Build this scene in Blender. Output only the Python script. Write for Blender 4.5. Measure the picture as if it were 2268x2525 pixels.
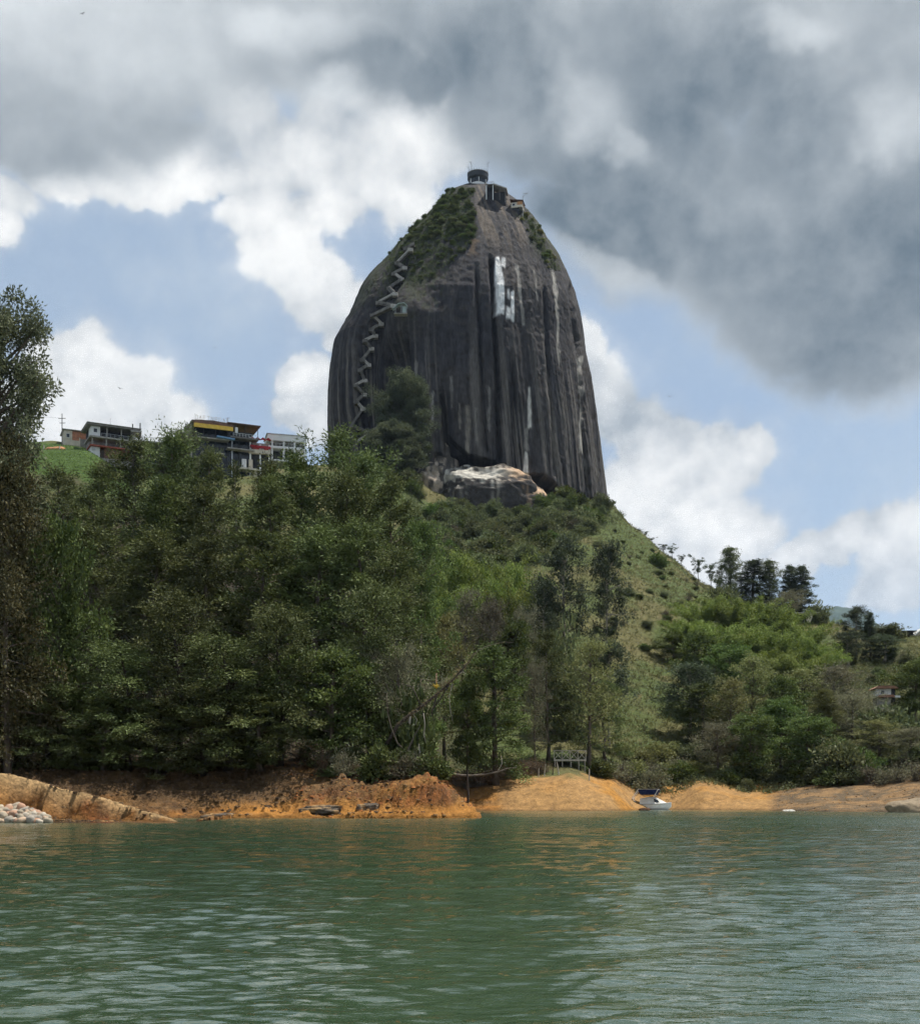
import bpy, bmesh, math, random
import numpy as np
from mathutils import Vector, Matrix
from mathutils.bvhtree import BVHTree

# ------------------------------------------------------------------ scene, camera, sky, sun
SC = bpy.context.scene
COL = SC.collection
for o in list(bpy.data.objects):
    bpy.data.objects.remove(o)
R = math.radians
FPX, CXP, YH, CAMZ = 3000.0, 1134.0, 1970.0, 1.8      # focal length in photo pixels, principal column, horizon row, eye height

cam_d = bpy.data.cameras.new('camera')
cam_d.sensor_fit = 'HORIZONTAL'
cam_d.sensor_width = 36.0
cam_d.lens = FPX / 2268.0 * 36.0
cam_d.shift_y = (YH - 1262.5) / 2268.0
cam_d.clip_start = 0.5
cam_d.clip_end = 30000.0
cam = bpy.data.objects.new('camera', cam_d)
cam.location = (0, 0, CAMZ)
cam.rotation_euler = (R(90), 0, 0)
COL.objects.link(cam)
SC.camera = cam

SUN_DIR = Vector((0.33, 0.15, 0.93)).normalized()       # towards the sun: high, to the right, a little beyond the scene
sun_d = bpy.data.lights.new('sun', 'SUN')
sun_d.energy = 5.0
sun_d.angle = R(0.6)
sun_d.color = (1.0, 0.95, 0.86)
sun = bpy.data.objects.new('sun', sun_d)
sun.rotation_euler = (-SUN_DIR).to_track_quat('-Z', 'Y').to_euler()
COL.objects.link(sun)

SC.view_settings.view_transform = 'Standard'
SC.view_settings.look = 'None'
SC.view_settings.exposure = 0.38
SC.view_settings.gamma = 1.0
SC.view_settings.use_curve_mapping = False
SC.cycles.max_bounces = 6
SC.cycles.diffuse_bounces = 2
SC.cycles.glossy_bounces = 2
SC.cycles.transmission_bounces = 3
SC.cycles.transparent_max_bounces = 6
SC.cycles.volume_bounces = 0
SC.cycles.use_adaptive_sampling = True
SC.cycles.adaptive_threshold = 0.022
SC.cycles.adaptive_min_samples = 10
SC.cycles.use_denoising = True
try:
    SC.cycles.denoiser = 'OPENIMAGEDENOISE'
    SC.cycles.denoising_prefilter = 'FAST'
except Exception:
    pass
SC.cycles.sample_clamp_indirect = 6.0


class S:
    """a float socket in a node tree with arithmetic"""
    nt = None

    def __init__(self, sock):
        self.s = sock

    @staticmethod
    def m(op, *args, clamp=False):
        n = S.nt.nodes.new('ShaderNodeMath')
        n.operation = op
        n.use_clamp = clamp
        for i, a in enumerate(args):
            if isinstance(a, S):
                S.nt.links.new(a.s, n.inputs[i])
            else:
                n.inputs[i].default_value = float(a)
        return S(n.outputs[0])

    def __add__(s, o): return S.m('ADD', s, o)
    __radd__ = __add__
    def __sub__(s, o): return S.m('SUBTRACT', s, o)
    def __rsub__(s, o): return S.m('SUBTRACT', o, s)
    def __mul__(s, o): return S.m('MULTIPLY', s, o)
    __rmul__ = __mul__
    def __truediv__(s, o): return S.m('DIVIDE', s, o)
    def max(s, o): return S.m('MAXIMUM', s, o)
    def min(s, o): return S.m('MINIMUM', s, o)
    def abs(s): return S.m('ABSOLUTE', s)
    def sqrt(s): return S.m('SQRT', s)

    def step(s, a, b, lo=0.0, hi=1.0):
        n = S.nt.nodes.new('ShaderNodeMapRange')
        n.interpolation_type = 'SMOOTHSTEP'
        S.nt.links.new(s.s, n.inputs['Value'])
        n.inputs['From Min'].default_value = a
        n.inputs['From Max'].default_value = b
        n.inputs['To Min'].default_value = lo
        n.inputs['To Max'].default_value = hi
        return S(n.outputs[0])


def mixrgb(fac, a, b):
    n = S.nt.nodes.new('ShaderNodeMix')
    n.data_type = 'RGBA'
    for sock, v in ((n.inputs['Factor'], fac), (n.inputs[6], a), (n.inputs[7], b)):
        if isinstance(v, S):
            S.nt.links.new(v.s, sock)
        elif hasattr(v, 'is_output'):
            S.nt.links.new(v, sock)
        elif isinstance(v, (int, float)):
            sock.default_value = v
        else:
            sock.default_value = (*v, 1.0)
    return n.outputs[2]


def noise(vec, scale, detail=5.0, rough=0.55, dist=0.0, color=False):
    n = S.nt.nodes.new('ShaderNodeTexNoise')
    n.inputs['Scale'].default_value = scale
    n.inputs['Detail'].default_value = detail
    n.inputs['Roughness'].default_value = rough
    n.inputs['Distortion'].default_value = dist
    if vec is not None:
        S.nt.links.new(vec, n.inputs['Vector'])
    return n.outputs['Color'] if color else S(n.outputs['Fac'])


def vmath(op, a, b=None, scale=None):
    n = S.nt.nodes.new('ShaderNodeVectorMath')
    n.operation = op
    for i, v in enumerate((a, b)):
        if v is None:
            continue
        if hasattr(v, 'is_output'):
            S.nt.links.new(v, n.inputs[i])
        else:
            n.inputs[i].default_value = v
    if scale is not None:
        n.inputs['Scale'].default_value = scale
    return n.outputs[0]


def ang(px, py):
    """photo pixel -> azimuth and elevation in degrees of that direction of sky"""
    x = (px - CXP) / FPX
    z = (YH - py) / FPX
    return math.degrees(math.atan(x)), math.degrees(math.atan(z / math.sqrt(1 + x * x)))


def build_world():
    w = bpy.data.worlds.new('World')
    SC.world = w
    w.use_nodes = True
    nt = w.node_tree
    nt.nodes.clear()
    S.nt = nt
    out = nt.nodes.new('ShaderNodeOutputWorld')
    sky = nt.nodes.new('ShaderNodeTexSky')
    sky.sky_type = 'NISHITA'
    sky.sun_disc = False
    sky.sun_elevation = math.asin(SUN_DIR.z)
    sky.sun_rotation = math.atan2(SUN_DIR.x, SUN_DIR.y)
    sky.altitude = 1900
    sky.dust_density = 1.6
    sky.air_density = 1.0
    tc = nt.nodes.new('ShaderNodeTexCoord')
    d = tc.outputs['Generated']
    sx = nt.nodes.new('ShaderNodeSeparateXYZ')
    nt.links.new(d, sx.inputs[0])
    x, y, z = (S(sx.outputs[i]) for i in range(3))
    az = S.m('ARCTAN2', x, y) * 57.2958
    el = S.m('ARCSINE', z) * 57.2958
    # domain warp so that the cloud masses have ragged, billowing edges
    w1 = noise(d, 5.0, 3.0, 0.5, color=True)
    w2 = noise(d, 16.0, 4.0, 0.6, color=True)
    s1 = nt.nodes.new('ShaderNodeSeparateXYZ'); nt.links.new(w1, s1.inputs[0])
    s2 = nt.nodes.new('ShaderNodeSeparateXYZ'); nt.links.new(w2, s2.inputs[0])
    aw = az + (S(s1.outputs[0]) - 0.5) * 5.5 + (S(s2.outputs[0]) - 0.5) * 3.0
    ew = el + (S(s1.outputs[1]) - 0.5) * 5.0 + (S(s2.outputs[1]) - 0.5) * 2.8

    cmb = nt.nodes.new('ShaderNodeCombineXYZ')
    nt.links.new(aw.s, cmb.inputs[0]); nt.links.new(ew.s, cmb.inputs[1])
    ae = cmb.outputs[0]

    def blobs(lst):
        """1 at the heart of an ellipse of sky, 0 at its rim, negative outside; the union of several"""
        acc = None
        for (px, py, rx, ry, rot) in lst:            # in pixels of the 1820-wide view, rot in degrees
            ca, ce = ang(px * 1.2462, py * 1.2462)
            mp = nt.nodes.new('ShaderNodeMapping')
            mp.vector_type = 'TEXTURE'
            mp.inputs['Location'].default_value = (ca, ce, 0)
            mp.inputs['Rotation'].default_value = (0, 0, R(rot))
            mp.inputs['Scale'].default_value = (rx * 1.2462 * 0.0185, ry * 1.2462 * 0.0178, 1)
            nt.links.new(ae, mp.inputs['Vector'])
            ln = nt.nodes.new('ShaderNodeVectorMath'); ln.operation = 'LENGTH'
            nt.links.new(mp.outputs[0], ln.inputs[0])
            t = S(ln.outputs['Value'])
            acc = t if acc is None else acc.min(t)
        return 1.0 - acc

    fb = noise(d, 8.0, 6.0, 0.58)                    # billows
    lift = vmath('ADD', d, (0.010, -0.004, 0.028))
    fb_l = noise(lift, 8.0, 4.0, 0.58)
    fine = noise(d, 26.0, 7.0, 0.66)
    broad = noise(d, 2.6, 3.0, 0.55)
    lit = (fb - fb_l) * 3.4 + (fine - 0.5) * 0.8     # self-shading towards the light above

    # white cumulus
    cum = blobs([
        (-20, 395, 130, 45, 0), (160, 350, 170, 52, 8), (330, 300, 170, 95, 10), (450, 225, 110, 110, 30), (560, 320, 190, 90, 0),
        (720, 290, 190, 105, 0), (850, 300, 140, 110, -10), (430, 370, 270, 52, 4), (760, 390, 170, 95, -20), (640, 440, 120, 50, -10),
        (490, 440, 80, 85, 0), (550, 520, 100, 90, 0), (625, 600, 100, 85, 0), (690, 650, 100, 80, 0),
        (5, 470, 60, 60, 0),
        (165, 745, 85, 80, 0), (120, 810, 130, 110, 0), (235, 810, 110, 100, 0), (320, 870, 110, 80, 0), (180, 900, 200, 100, 0),
        (615, 770, 75, 60, 0), (600, 825, 80, 55, 0), (640, 830, 70, 70, 0),
        (1165, 730, 55, 80, 0), (1200, 830, 100, 100, 0), (1275, 890, 100, 85, 0), (1400, 910, 130, 70, 0), (1465, 890, 75, 60, 0),
        (1260, 990, 170, 110, 0), (1400, 1010, 160, 80, 0), (1300, 1080, 220, 80, 0),
        (1765, 1050, 110, 85, 0), (1640, 1040, 130, 45, 0), (1800, 1130, 140, 90, 0), (1560, 1070, 120, 40, 0)])
    d_c = cum * 1.05 + 0.03 + (fb - 0.5) * 1.15 + (fine - 0.5) * 0.62
    low_ = el.step(13.0, 5.0)                        # the lowest clouds dissolve into the bright haze
    a_c = (d_c.step(0.04, 0.30) * 0.82 + d_c.step(-0.40, 0.2) * 0.18) * (1.0 - low_ * 0.4)
    core = d_c.step(0.05, 0.9)
    br_c = (lit * 0.6 + 0.50 + core * 0.20 + (fb - 0.5) * 0.6 + (fine - 0.5) * 0.55 + (broad - 0.5) * 0.5).min(1.0).max(0.0)
    col_c = mixrgb(br_c, (0.36, 0.41, 0.455), (0.92, 0.925, 0.91))

    # veil of thin haze and far cloud low over the land
    veil = (el.step(19.0, 1.0) * 0.34 + 0.56 + (broad - 0.5) * 0.5 + (fb - 0.5) * 0.35).max(0.0).min(0.9)

    # grey ceiling
    ceil = blobs([
        (100, 40, 520, 230, 0), (560, 40, 480, 170, 0), (150, 215, 330, 115, 6), (40, 280, 260, 95, 0), (720, 110, 360, 120, -8),
        (1050, 180, 330, 230, -30), (1300, 300, 360, 260, -20), (1240, 470, 260, 150, -20), (1520, 470, 330, 250, -25),
        (1760, 300, 420, 420, 0), (1600, 650, 240, 165, -20), (1730, 640, 270, 190, 0), (1400, 60, 600, 200, 0),
        (1800, 0, 500, 300, 0)])
    away = (az.abs().step(22.0, 30.0)).max(el.step(35.5, 42.0))          # the rest of the sky: the same broken ceiling
    d_g = ceil.max(away * ((broad - 0.42) * 3.0)) + (fb - 0.5) * 0.75 + (broad - 0.5) * 0.35 + (fine - 0.5) * 0.12
    a_g = d_g.step(-0.02, 0.5)
    dark = blobs([(1250, 440, 420, 250, -25), (1560, 560, 380, 310, -25), (1480, 220, 420, 230, -30), (1740, 520, 320, 330, 0),
                  (1020, 150, 330, 170, -20), (800, 150, 300, 80, -10), (1640, 740, 230, 120, 0)])
    light = blobs([(150, 20, 460, 130, 0), (1185, 195, 150, 62, -40), (1270, 280, 70, 45, -40), (1610, 25, 140, 45, -10),
                   (1800, 250, 90, 80, 0), (560, 50, 220, 60, 0), (680, 185, 80, 45, 0), (1230, 560, 150, 40, -20)])
    br_g = (0.44 - dark.step(-0.1, 0.75) * 0.30 + light.step(-0.1, 0.8) * 0.34 + (fb - 0.5) * 0.75 + (broad - 0.5) * 0.2
            + (1.0 - d_g.step(0.05, 0.6)) * 0.30 + lit * 0.13 + (fine - 0.5) * 0.22).min(1.0).max(0.0)
    col_g = mixrgb(br_g, (0.115, 0.156, 0.192), (0.68, 0.72, 0.74))

    b_sky = nt.nodes.new('ShaderNodeBackground')
    nt.links.new(sky.outputs[0], b_sky.inputs['Color'])
    b_sky.inputs['Strength'].default_value = 0.087
    b_v = nt.nodes.new('ShaderNodeBackground')
    b_v.inputs['Color'].default_value = (0.48, 0.595, 0.71, 1)
    b_c = nt.nodes.new('ShaderNodeBackground'); nt.links.new(col_c, b_c.inputs['Color'])
    b_g = nt.nodes.new('ShaderNodeBackground'); nt.links.new(col_g, b_g.inputs['Color'])
    for q in (b_v, b_c, b_g):
        q.inputs['Strength'].default_value = 0.87
    prev = b_sky.outputs[0]
    for fac, bg in ((veil, b_v), (a_c, b_c), (a_g, b_g)):
        m = nt.nodes.new('ShaderNodeMixShader')
        nt.links.new(fac.s, m.inputs[0])
        nt.links.new(prev, m.inputs[1])
        nt.links.new(bg.outputs[0], m.inputs[2])
        prev = m.outputs[0]
    nt.links.new(prev, out.inputs['Surface'])
    w.cycles.sampling_method = 'MANUAL'
    w.cycles.sample_map_resolution = 512


build_world()

# ------------------------------------------------------------------ helpers
def PX(px, Y): return (px - CXP) / FPX * Y
def PZ(py, Y): return CAMZ + (YH - py) / FPX * Y
def P(px, py, Y): return Vector((PX(px, Y), Y, PZ(py, Y)))


def link(o, parent=None):
    COL.objects.link(o)
    if parent is not None:
        o.parent = parent
    return o


def tag(o, label=None, cat=None, group=None, kind=None):
    if label: o['label'] = label
    if cat: o['category'] = cat
    if group: o['group'] = group
    if kind: o['kind'] = kind
    return o


def empty(name, loc, rz=0.0):
    o = bpy.data.objects.new(name, None)
    o.location = loc
    o.rotation_euler = (0, 0, rz)
    o.empty_display_size = 0.5
    return link(o)


def mesh_np(name, V, F, mat=None, parent=None, smooth=False, attrs=None):
    """V (n,3); F (m,3|4) index array -> object"""
    V = np.asarray(V, np.float32); F = np.asarray(F, np.int32)
    me = bpy.data.meshes.new(name)
    k = F.shape[1]
    me.vertices.add(len(V)); me.vertices.foreach_set('co', V.ravel())
    me.loops.add(F.size); me.loops.foreach_set('vertex_index', F.ravel())
    me.polygons.add(len(F))
    me.polygons.foreach_set('loop_start', np.arange(0, F.size, k, dtype=np.int32))
    me.polygons.foreach_set('loop_total', np.full(len(F), k, np.int32))
    if smooth:
        me.polygons.foreach_set('use_smooth', np.ones(len(F), bool))
    me.update(calc_edges=True)
    for nm, (typ, arr) in (attrs or {}).items():
        a = me.attributes.new(nm, typ, 'POINT')
        a.data.foreach_set('color' if typ == 'FLOAT_COLOR' else 'value', np.asarray(arr, np.float32).ravel())
    if mat: me.materials.append(mat)
    o = bpy.data.objects.new(name, me)
    return link(o, parent)


class MB:
    """collects shapes for ONE mesh object"""
    def __init__(s):
        s.v, s.f = [], []

    def poly(s, pts, faces):
        b = len(s.v)
        s.v += [tuple(p) for p in pts]
        s.f += [tuple(b + i for i in f) for f in faces]
        return s

    def box(s, x0, x1, y0, y1, z0, z1):
        return s.poly([(x0, y0, z0), (x1, y0, z0), (x1, y1, z0), (x0, y1, z0), (x0, y0, z1), (x1, y0, z1), (x1, y1, z1), (x0, y1, z1)],
                      [(3, 2, 1, 0), (4, 5, 6, 7), (0, 1, 5, 4), (1, 2, 6, 5), (2, 3, 7, 6), (3, 0, 4, 7)])

    def prism(s, prof, y0, y1):
        """profile in (x, z) extruded along y"""
        n = len(prof)
        pts = [(x, y0, z) for x, z in prof] + [(x, y1, z) for x, z in prof]
        fs = [tuple(range(n)), tuple(range(2 * n - 1, n - 1, -1))]
        fs += [(j, i, n + i, n + j) for i, j in ((i, (i + 1) % n) for i in range(n))]
        return s.poly(pts, fs)

    def tube(s, pts, radii, n=6, cap=True):
        pts = [Vector(p) for p in pts]
        if not hasattr(radii, '__len__'):
            radii = [radii] * len(pts)
        rings, ref = [], None
        b = len(s.v)
        for i, p in enumerate(pts):
            t = (pts[min(i + 1, len(pts) - 1)] - pts[max(i - 1, 0)]).normalized()
            if ref is None:
                ref = Vector((1, 0, 0)) if abs(t.x) < 0.8 else Vector((0, 1, 0))
            u = (ref - t * ref.dot(t)).normalized(); ref = u
            w = t.cross(u)
            for k in range(n):
                a = 2 * math.pi * k / n
                s.v.append(tuple(p + (u * math.cos(a) + w * math.sin(a)) * radii[i]))
        m = len(pts)
        for i in range(m - 1):
            for k in range(n):
                k2 = (k + 1) % n
                s.f.append((b + i * n + k, b + i * n + k2, b + (i + 1) * n + k2, b + (i + 1) * n + k))
        if cap:
            s.f.append(tuple(b + k for k in reversed(range(n))))
            s.f.append(tuple(b + (m - 1) * n + k for k in range(n)))
        return s

    def bar(s, a, b, w, h=None):
        """a rectangular bar between two points"""
        a, b = Vector(a), Vector(b)
        h = h or w
        t = (b - a).normalized()
        up = Vector((0, 0, 1)) if abs(t.z) < 0.9 else Vector((0, 1, 0))
        u = t.cross(up).normalized(); v = u.cross(t)
        pts = [q + u * sx * w / 2 + v * sz * h / 2 for q in (a, b) for sx, sz in ((-1, -1), (1, -1), (1, 1), (-1, 1))]
        return s.poly(pts, [(3, 2, 1, 0), (4, 5, 6, 7), (0, 1, 5, 4), (1, 2, 6, 5), (2, 3, 7, 6), (3, 0, 4, 7)])

    def build(s, name, mat, parent=None, smooth=False, loc=None):
        me = bpy.data.meshes.new(name)
        v = s.v if loc is None else [(x - loc[0], y - loc[1], z - loc[2]) for x, y, z in s.v]
        me.from_pydata(v, [], s.f)
        if smooth:
            me.polygons.foreach_set('use_smooth', [True] * len(me.polygons))
        me.update()
        if mat: me.materials.append(mat)
        o = bpy.data.objects.new(name, me)
        if loc is not None: o.location = loc
        return link(o, parent)


# numpy noise --------------------------------------------------------------------------------
_rng = np.random.default_rng(7)
_TAB = _rng.random(65536).astype(np.float32)


def vnoise(x, y, z=0.0, seed=0):
    x, y, z = np.broadcast_arrays(np.asarray(x, np.float64), np.asarray(y, np.float64), np.asarray(z, np.float64))
    xi, yi, zi = np.floor(x).astype(np.int64), np.floor(y).astype(np.int64), np.floor(z).astype(np.int64)
    xf, yf, zf = x - xi, y - yi, z - zi
    u, v, w = (t * t * (3 - 2 * t) for t in (xf, yf, zf))

    def h(i, j, k):
        n = (xi + i) * 73856093 ^ (yi + j) * 19349663 ^ (zi + k) * 83492791 ^ (seed * 2654435761)
        n = (n ^ (n >> 13)) * 1274126177
        return _TAB[(n ^ (n >> 16)) & 65535]
    c00 = h(0, 0, 0) * (1 - u) + h(1, 0, 0) * u
    c10 = h(0, 1, 0) * (1 - u) + h(1, 1, 0) * u
    c01 = h(0, 0, 1) * (1 - u) + h(1, 0, 1) * u
    c11 = h(0, 1, 1) * (1 - u) + h(1, 1, 1) * u
    return (c00 * (1 - v) + c10 * v) * (1 - w) + (c01 * (1 - v) + c11 * v) * w


def fbm(x, y, z=0.0, oct=4, seed=0, gain=0.5):
    a, s, t = 1.0, 0.0, 0.0
    for o in range(oct):
        s = s + a * vnoise(np.asarray(x) * 2 ** o, np.asarray(y) * 2 ** o, np.asarray(z) * 2 ** o, seed + o)
        t += a
        a *= gain
    return s / t


def sstep(x, a, b):
    t = np.clip((x - a) / (b - a), 0, 1)
    return t * t * (3 - 2 * t)


# material helper ----------------------------------------------------------------------------
MATS = {}


def mat(name, color=(0.5, 0.5, 0.5), rough=0.7, metal=0.0, var=0.25, scale=3.0, bump=0.0, bscale=12.0, spec=0.3, stretch=None):
    """procedural surface: base colour broken up by noise, optional fine relief"""
    if name in MATS:
        return MATS[name]
    m = bpy.data.materials.new(name)
    m.use_nodes = True
    nt = m.node_tree
    S.nt = nt
    bs = nt.nodes['Principled BSDF']
    tc = nt.nodes.new('ShaderNodeTexCoord')
    vec = tc.outputs['Object']
    if stretch:
        vec = vmath('MULTIPLY', vec, stretch)
    f = noise(vec, scale, 6.0, 0.6)
    lo = tuple(c * (1 - var) for c in color)
    hi = tuple(min(c * (1 + var), 0.95) for c in color)
    nt.links.new(mixrgb(f.step(0.25, 0.75), lo, hi), bs.inputs['Base Color'])
    bs.inputs['Roughness'].default_value = rough
    bs.inputs['Metallic'].default_value = metal
    bs.inputs['Specular IOR Level'].default_value = spec
    if bump:
        b = nt.nodes.new('ShaderNodeBump')
        b.inputs['Strength'].default_value = 1.0
        b.inputs['Distance'].default_value = bump
        nt.links.new(noise(vec, bscale, 5.0, 0.6).s, b.inputs['Height'])
        nt.links.new(b.outputs[0], bs.inputs['Normal'])
    MATS[name] = m
    return m


def attr_mat(name, attr='colour', rough=0.9, scale=2.0, var=0.35, bump=0.1, bscale=3.0, spec=0.15, stretch=None, fine=None):
    """material whose colour is carried by a colour attribute of the mesh, with grain on top"""
    m = bpy.data.materials.new(name)
    m.use_nodes = True
    nt = m.node_tree
    S.nt = nt
    bs = nt.nodes['Principled BSDF']
    at = nt.nodes.new('ShaderNodeAttribute'); at.attribute_name = attr
    tc = nt.nodes.new('ShaderNodeTexCoord')
    vec = tc.outputs['Object']
    if stretch:
        vec = vmath('MULTIPLY', vec, stretch)
    f = noise(vec, scale, 8.0, 0.65)
    k = f.step(0.2, 0.8, 1.0 - var, 1.0 + var)
    if fine:
        k = k * noise(vec, fine, 4.0, 0.6).step(0.25, 0.75, 1.0 - var * 0.7, 1.0 + var * 0.7)
    c = nt.nodes.new('ShaderNodeVectorMath'); c.operation = 'SCALE'
    nt.links.new(at.outputs['Color'], c.inputs[0]); nt.links.new(k.s, c.inputs['Scale'])
    nt.links.new(c.outputs[0], bs.inputs['Base Color'])
    bs.inputs['Roughness'].default_value = rough
    bs.inputs['Specular IOR Level'].default_value = spec
    if bump:
        b = nt.nodes.new('ShaderNodeBump')
        b.inputs['Distance'].default_value = bump
        nt.links.new(noise(vec, bscale, 6.0, 0.65).s, b.inputs['Height'])
        nt.links.new(b.outputs[0], bs.inputs['Normal'])
    return m
# ------------------------------------------------------------------ the land
def prof(shore, *pts):
    return [(shore - 14, -4.0), (shore, -0.05)] + [(Y, PZ(py, Y)) for Y, py in pts]


COLS = {
    -1400: prof(100, (114, 1890), (130, 1840), (160, 1740), (230, 1520), (320, 1300), (370, 1230), (430, 1250), (560, 1400)),
    -500: prof(104, (116, 1890), (130, 1850), (155, 1760), (220, 1540), (300, 1290), (350, 1150), (400, 1160), (540, 1330)),
    0: prof(109, (118, 1915), (128, 1880), (150, 1795), (205, 1590), (270, 1350), (335, 1160), (356, 1112), (385, 1100), (430, 1120), (560, 1330)),
    130: prof(111, (120, 1915), (129, 1885), (150, 1800), (205, 1590), (270, 1370), (330, 1190), (352, 1118), (380, 1100), (430, 1115), (560, 1330)),
    210: prof(112, (121, 1912), (129, 1887), (150, 1805), (205, 1590), (270, 1380), (330, 1195), (352, 1116), (380, 1110), (430, 1115), (560, 1330)),
    300: prof(112, (121, 1912), (128, 1890), (150, 1810), (205, 1590), (270, 1390), (330, 1215), (352, 1160), (375, 1150), (430, 1150), (560, 1330)),
    430: prof(112, (121, 1910), (128, 1888), (150, 1810), (205, 1600), (270, 1400), (330, 1240), (360, 1190), (390, 1170), (440, 1160), (560, 1330)),
    600: prof(112, (121, 1908), (127, 1888), (150, 1815), (205, 1610), (270, 1410), (330, 1250), (360, 1190), (390, 1170), (440, 1155), (560, 1300)),
    760: prof(112, (120, 1912), (127, 1890), (150, 1820), (205, 1620), (270, 1420), (330, 1280), (370, 1190), (400, 1160), (450, 1140), (560, 1280)),
    900: prof(113, (121, 1915), (128, 1892), (150, 1830), (205, 1650), (270, 1450), (330, 1330), (390, 1215), (430, 1150), (470, 1130), (560, 1250)),
    1000: prof(126, (136, 1910), (145, 1880), (165, 1830), (210, 1690), (270, 1500), (330, 1370), (400, 1240), (440, 1175), (480, 1150), (560, 1240)),
    1080: prof(165, (173, 1940), (182, 1915), (195, 1885), (225, 1780), (270, 1600), (330, 1420), (400, 1300), (445, 1225), (485, 1165), (560, 1240)),
    1150: prof(178, (184, 1955), (190, 1930), (200, 1890), (230, 1790), (270, 1640), (330, 1460), (400, 1325), (440, 1275), (456, 1238), (485, 1175), (560, 1240)),
    1280: prof(177, (183, 1955), (189, 1930), (200, 1895), (230, 1800), (270, 1650), (320, 1500), (400, 1335), (440, 1282), (456, 1245), (485, 1185), (560, 1250)),
    1400: prof(177, (184, 1935), (189, 1914), (198, 1898), (230, 1810), (270, 1660), (320, 1500), (400, 1330), (455, 1245), (485, 1230), (560, 1280)),
    1500: prof(179, (185, 1958), (190, 1944), (206, 1910), (235, 1810), (280, 1640), (330, 1485), (400, 1340), (450, 1260), (480, 1243), (560, 1330)),
    1570: prof(191, (196, 1985), (203, 1965), (212, 1930), (238, 1820), (285, 1640), (335, 1500), (400, 1385), (445, 1320), (468, 1308), (560, 1400)),
    1650: prof(200, (206, 1955), (212, 1934), (222, 1900), (245, 1810), (292, 1640), (345, 1510), (400, 1420), (435, 1380), (455, 1376), (560, 1480)),
    1740: prof(192, (199, 1955), (206, 1931), (222, 1905), (252, 1800), (300, 1650), (350, 1540), (400, 1460), (425, 1438), (445, 1436), (540, 1560)),
    1830: prof(188, (196, 1975), (206, 1950), (222, 1915), (256, 1790), (300, 1660), (350, 1560), (395, 1490), (415, 1475), (435, 1475), (520, 1600)),
    1890: prof(182, (194, 1978), (206, 1955), (224, 1900), (260, 1780), (300, 1665), (350, 1560), (390, 1500), (410, 1490), (430, 1495), (520, 1640)),
    2040: prof(167, (177, 1985), (190, 1962), (208, 1925), (238, 1830), (284, 1700), (330, 1610), (370, 1535), (385, 1527), (400, 1535), (490, 1680)),
    2160: prof(165, (174, 1985), (188, 1958), (206, 1918), (236, 1815), (280, 1700), (322, 1620), (350, 1574), (366, 1566), (385, 1572), (470, 1660)),
    2268: prof(161, (169, 1978), (184, 1945), (204, 1895), (235, 1800), (280, 1680), (322, 1610), (346, 1576), (366, 1572), (390, 1580), (470, 1650)),
    2700: prof(140, (152, 1950), (170, 1900), (204, 1830), (240, 1760), (290, 1670), (340, 1620), (370, 1620), (410, 1640), (480, 1690)),
    3800: prof(110, (125, 1940), (150, 1880), (204, 1800), (260, 1740), (330, 1680), (380, 1680), (440, 1700), (520, 1730)),
}
YROWS = np.concatenate([np.arange(70, 90, 2.0), np.arange(90, 128, 0.32), np.arange(128, 160, 0.8), np.arange(160, 212, 0.45),
                        np.arange(212, 300, 1.6), np.arange(300, 500, 3.0), np.geomspace(500, 16000, 46)])
PXS = np.array(sorted(COLS), float)
PCOL = np.concatenate([np.linspace(-1800, -40, 90)[:-1], np.linspace(-40, 2310, 560), np.linspace(2310, 4200, 90)[1:]])


def col_tables():
    T = []
    yy = np.concatenate([np.arange(60, 500, 1.0), np.geomspace(500, 16000, 200)])
    for p in PXS:
        pr = COLS[int(p)]
        last = pr[-1]
        pr = pr + [(900, max(last[1] * 0.5, 12)), (1600, 14), (16000, 10)]
        ys, zs = np.array(pr).T
        z = np.interp(yy, ys, zs, left=-4.0)
        # ease the corners of the profile
        k = np.array([1, 2, 3, 2, 1.0]); k /= k.sum()
        zc = np.convolve(np.pad(z, 2, 'edge'), k, 'valid')
        T.append(zc)
    return yy, np.array(T)


TY, TT = col_tables()


def base_h(px, Y):
    """height of the main land at photo column px (direction) and depth Y"""
    px = np.asarray(px, float); Y = np.asarray(Y, float)
    i = np.clip(np.searchsorted(PXS, px) - 1, 0, len(PXS) - 2)
    t = np.clip((px - PXS[i]) / (PXS[i + 1] - PXS[i]), 0, 1)
    t = t * t * (3 - 2 * t) * 0.5 + t * 0.5
    j = np.clip(np.searchsorted(TY, Y) - 1, 0, len(TY) - 2)
    s = np.clip((Y - TY[j]) / (TY[j + 1] - TY[j]), 0, 1)
    a = TT[i, j] * (1 - s) + TT[i, j + 1] * s
    b = TT[i + 1, j] * (1 - s) + TT[i + 1, j + 1] * s
    return a * (1 - t) + b * t


def spit_yc(X):
    pxs = CXP + X / 94.0 * FPX
    return 95.2 + (fbm(X / 2.4, 7.7, 0, 4, 61) - 0.5) * .45 + np.interp(pxs, [0, 300, 440], [0.5, 0, -1.2])


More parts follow.
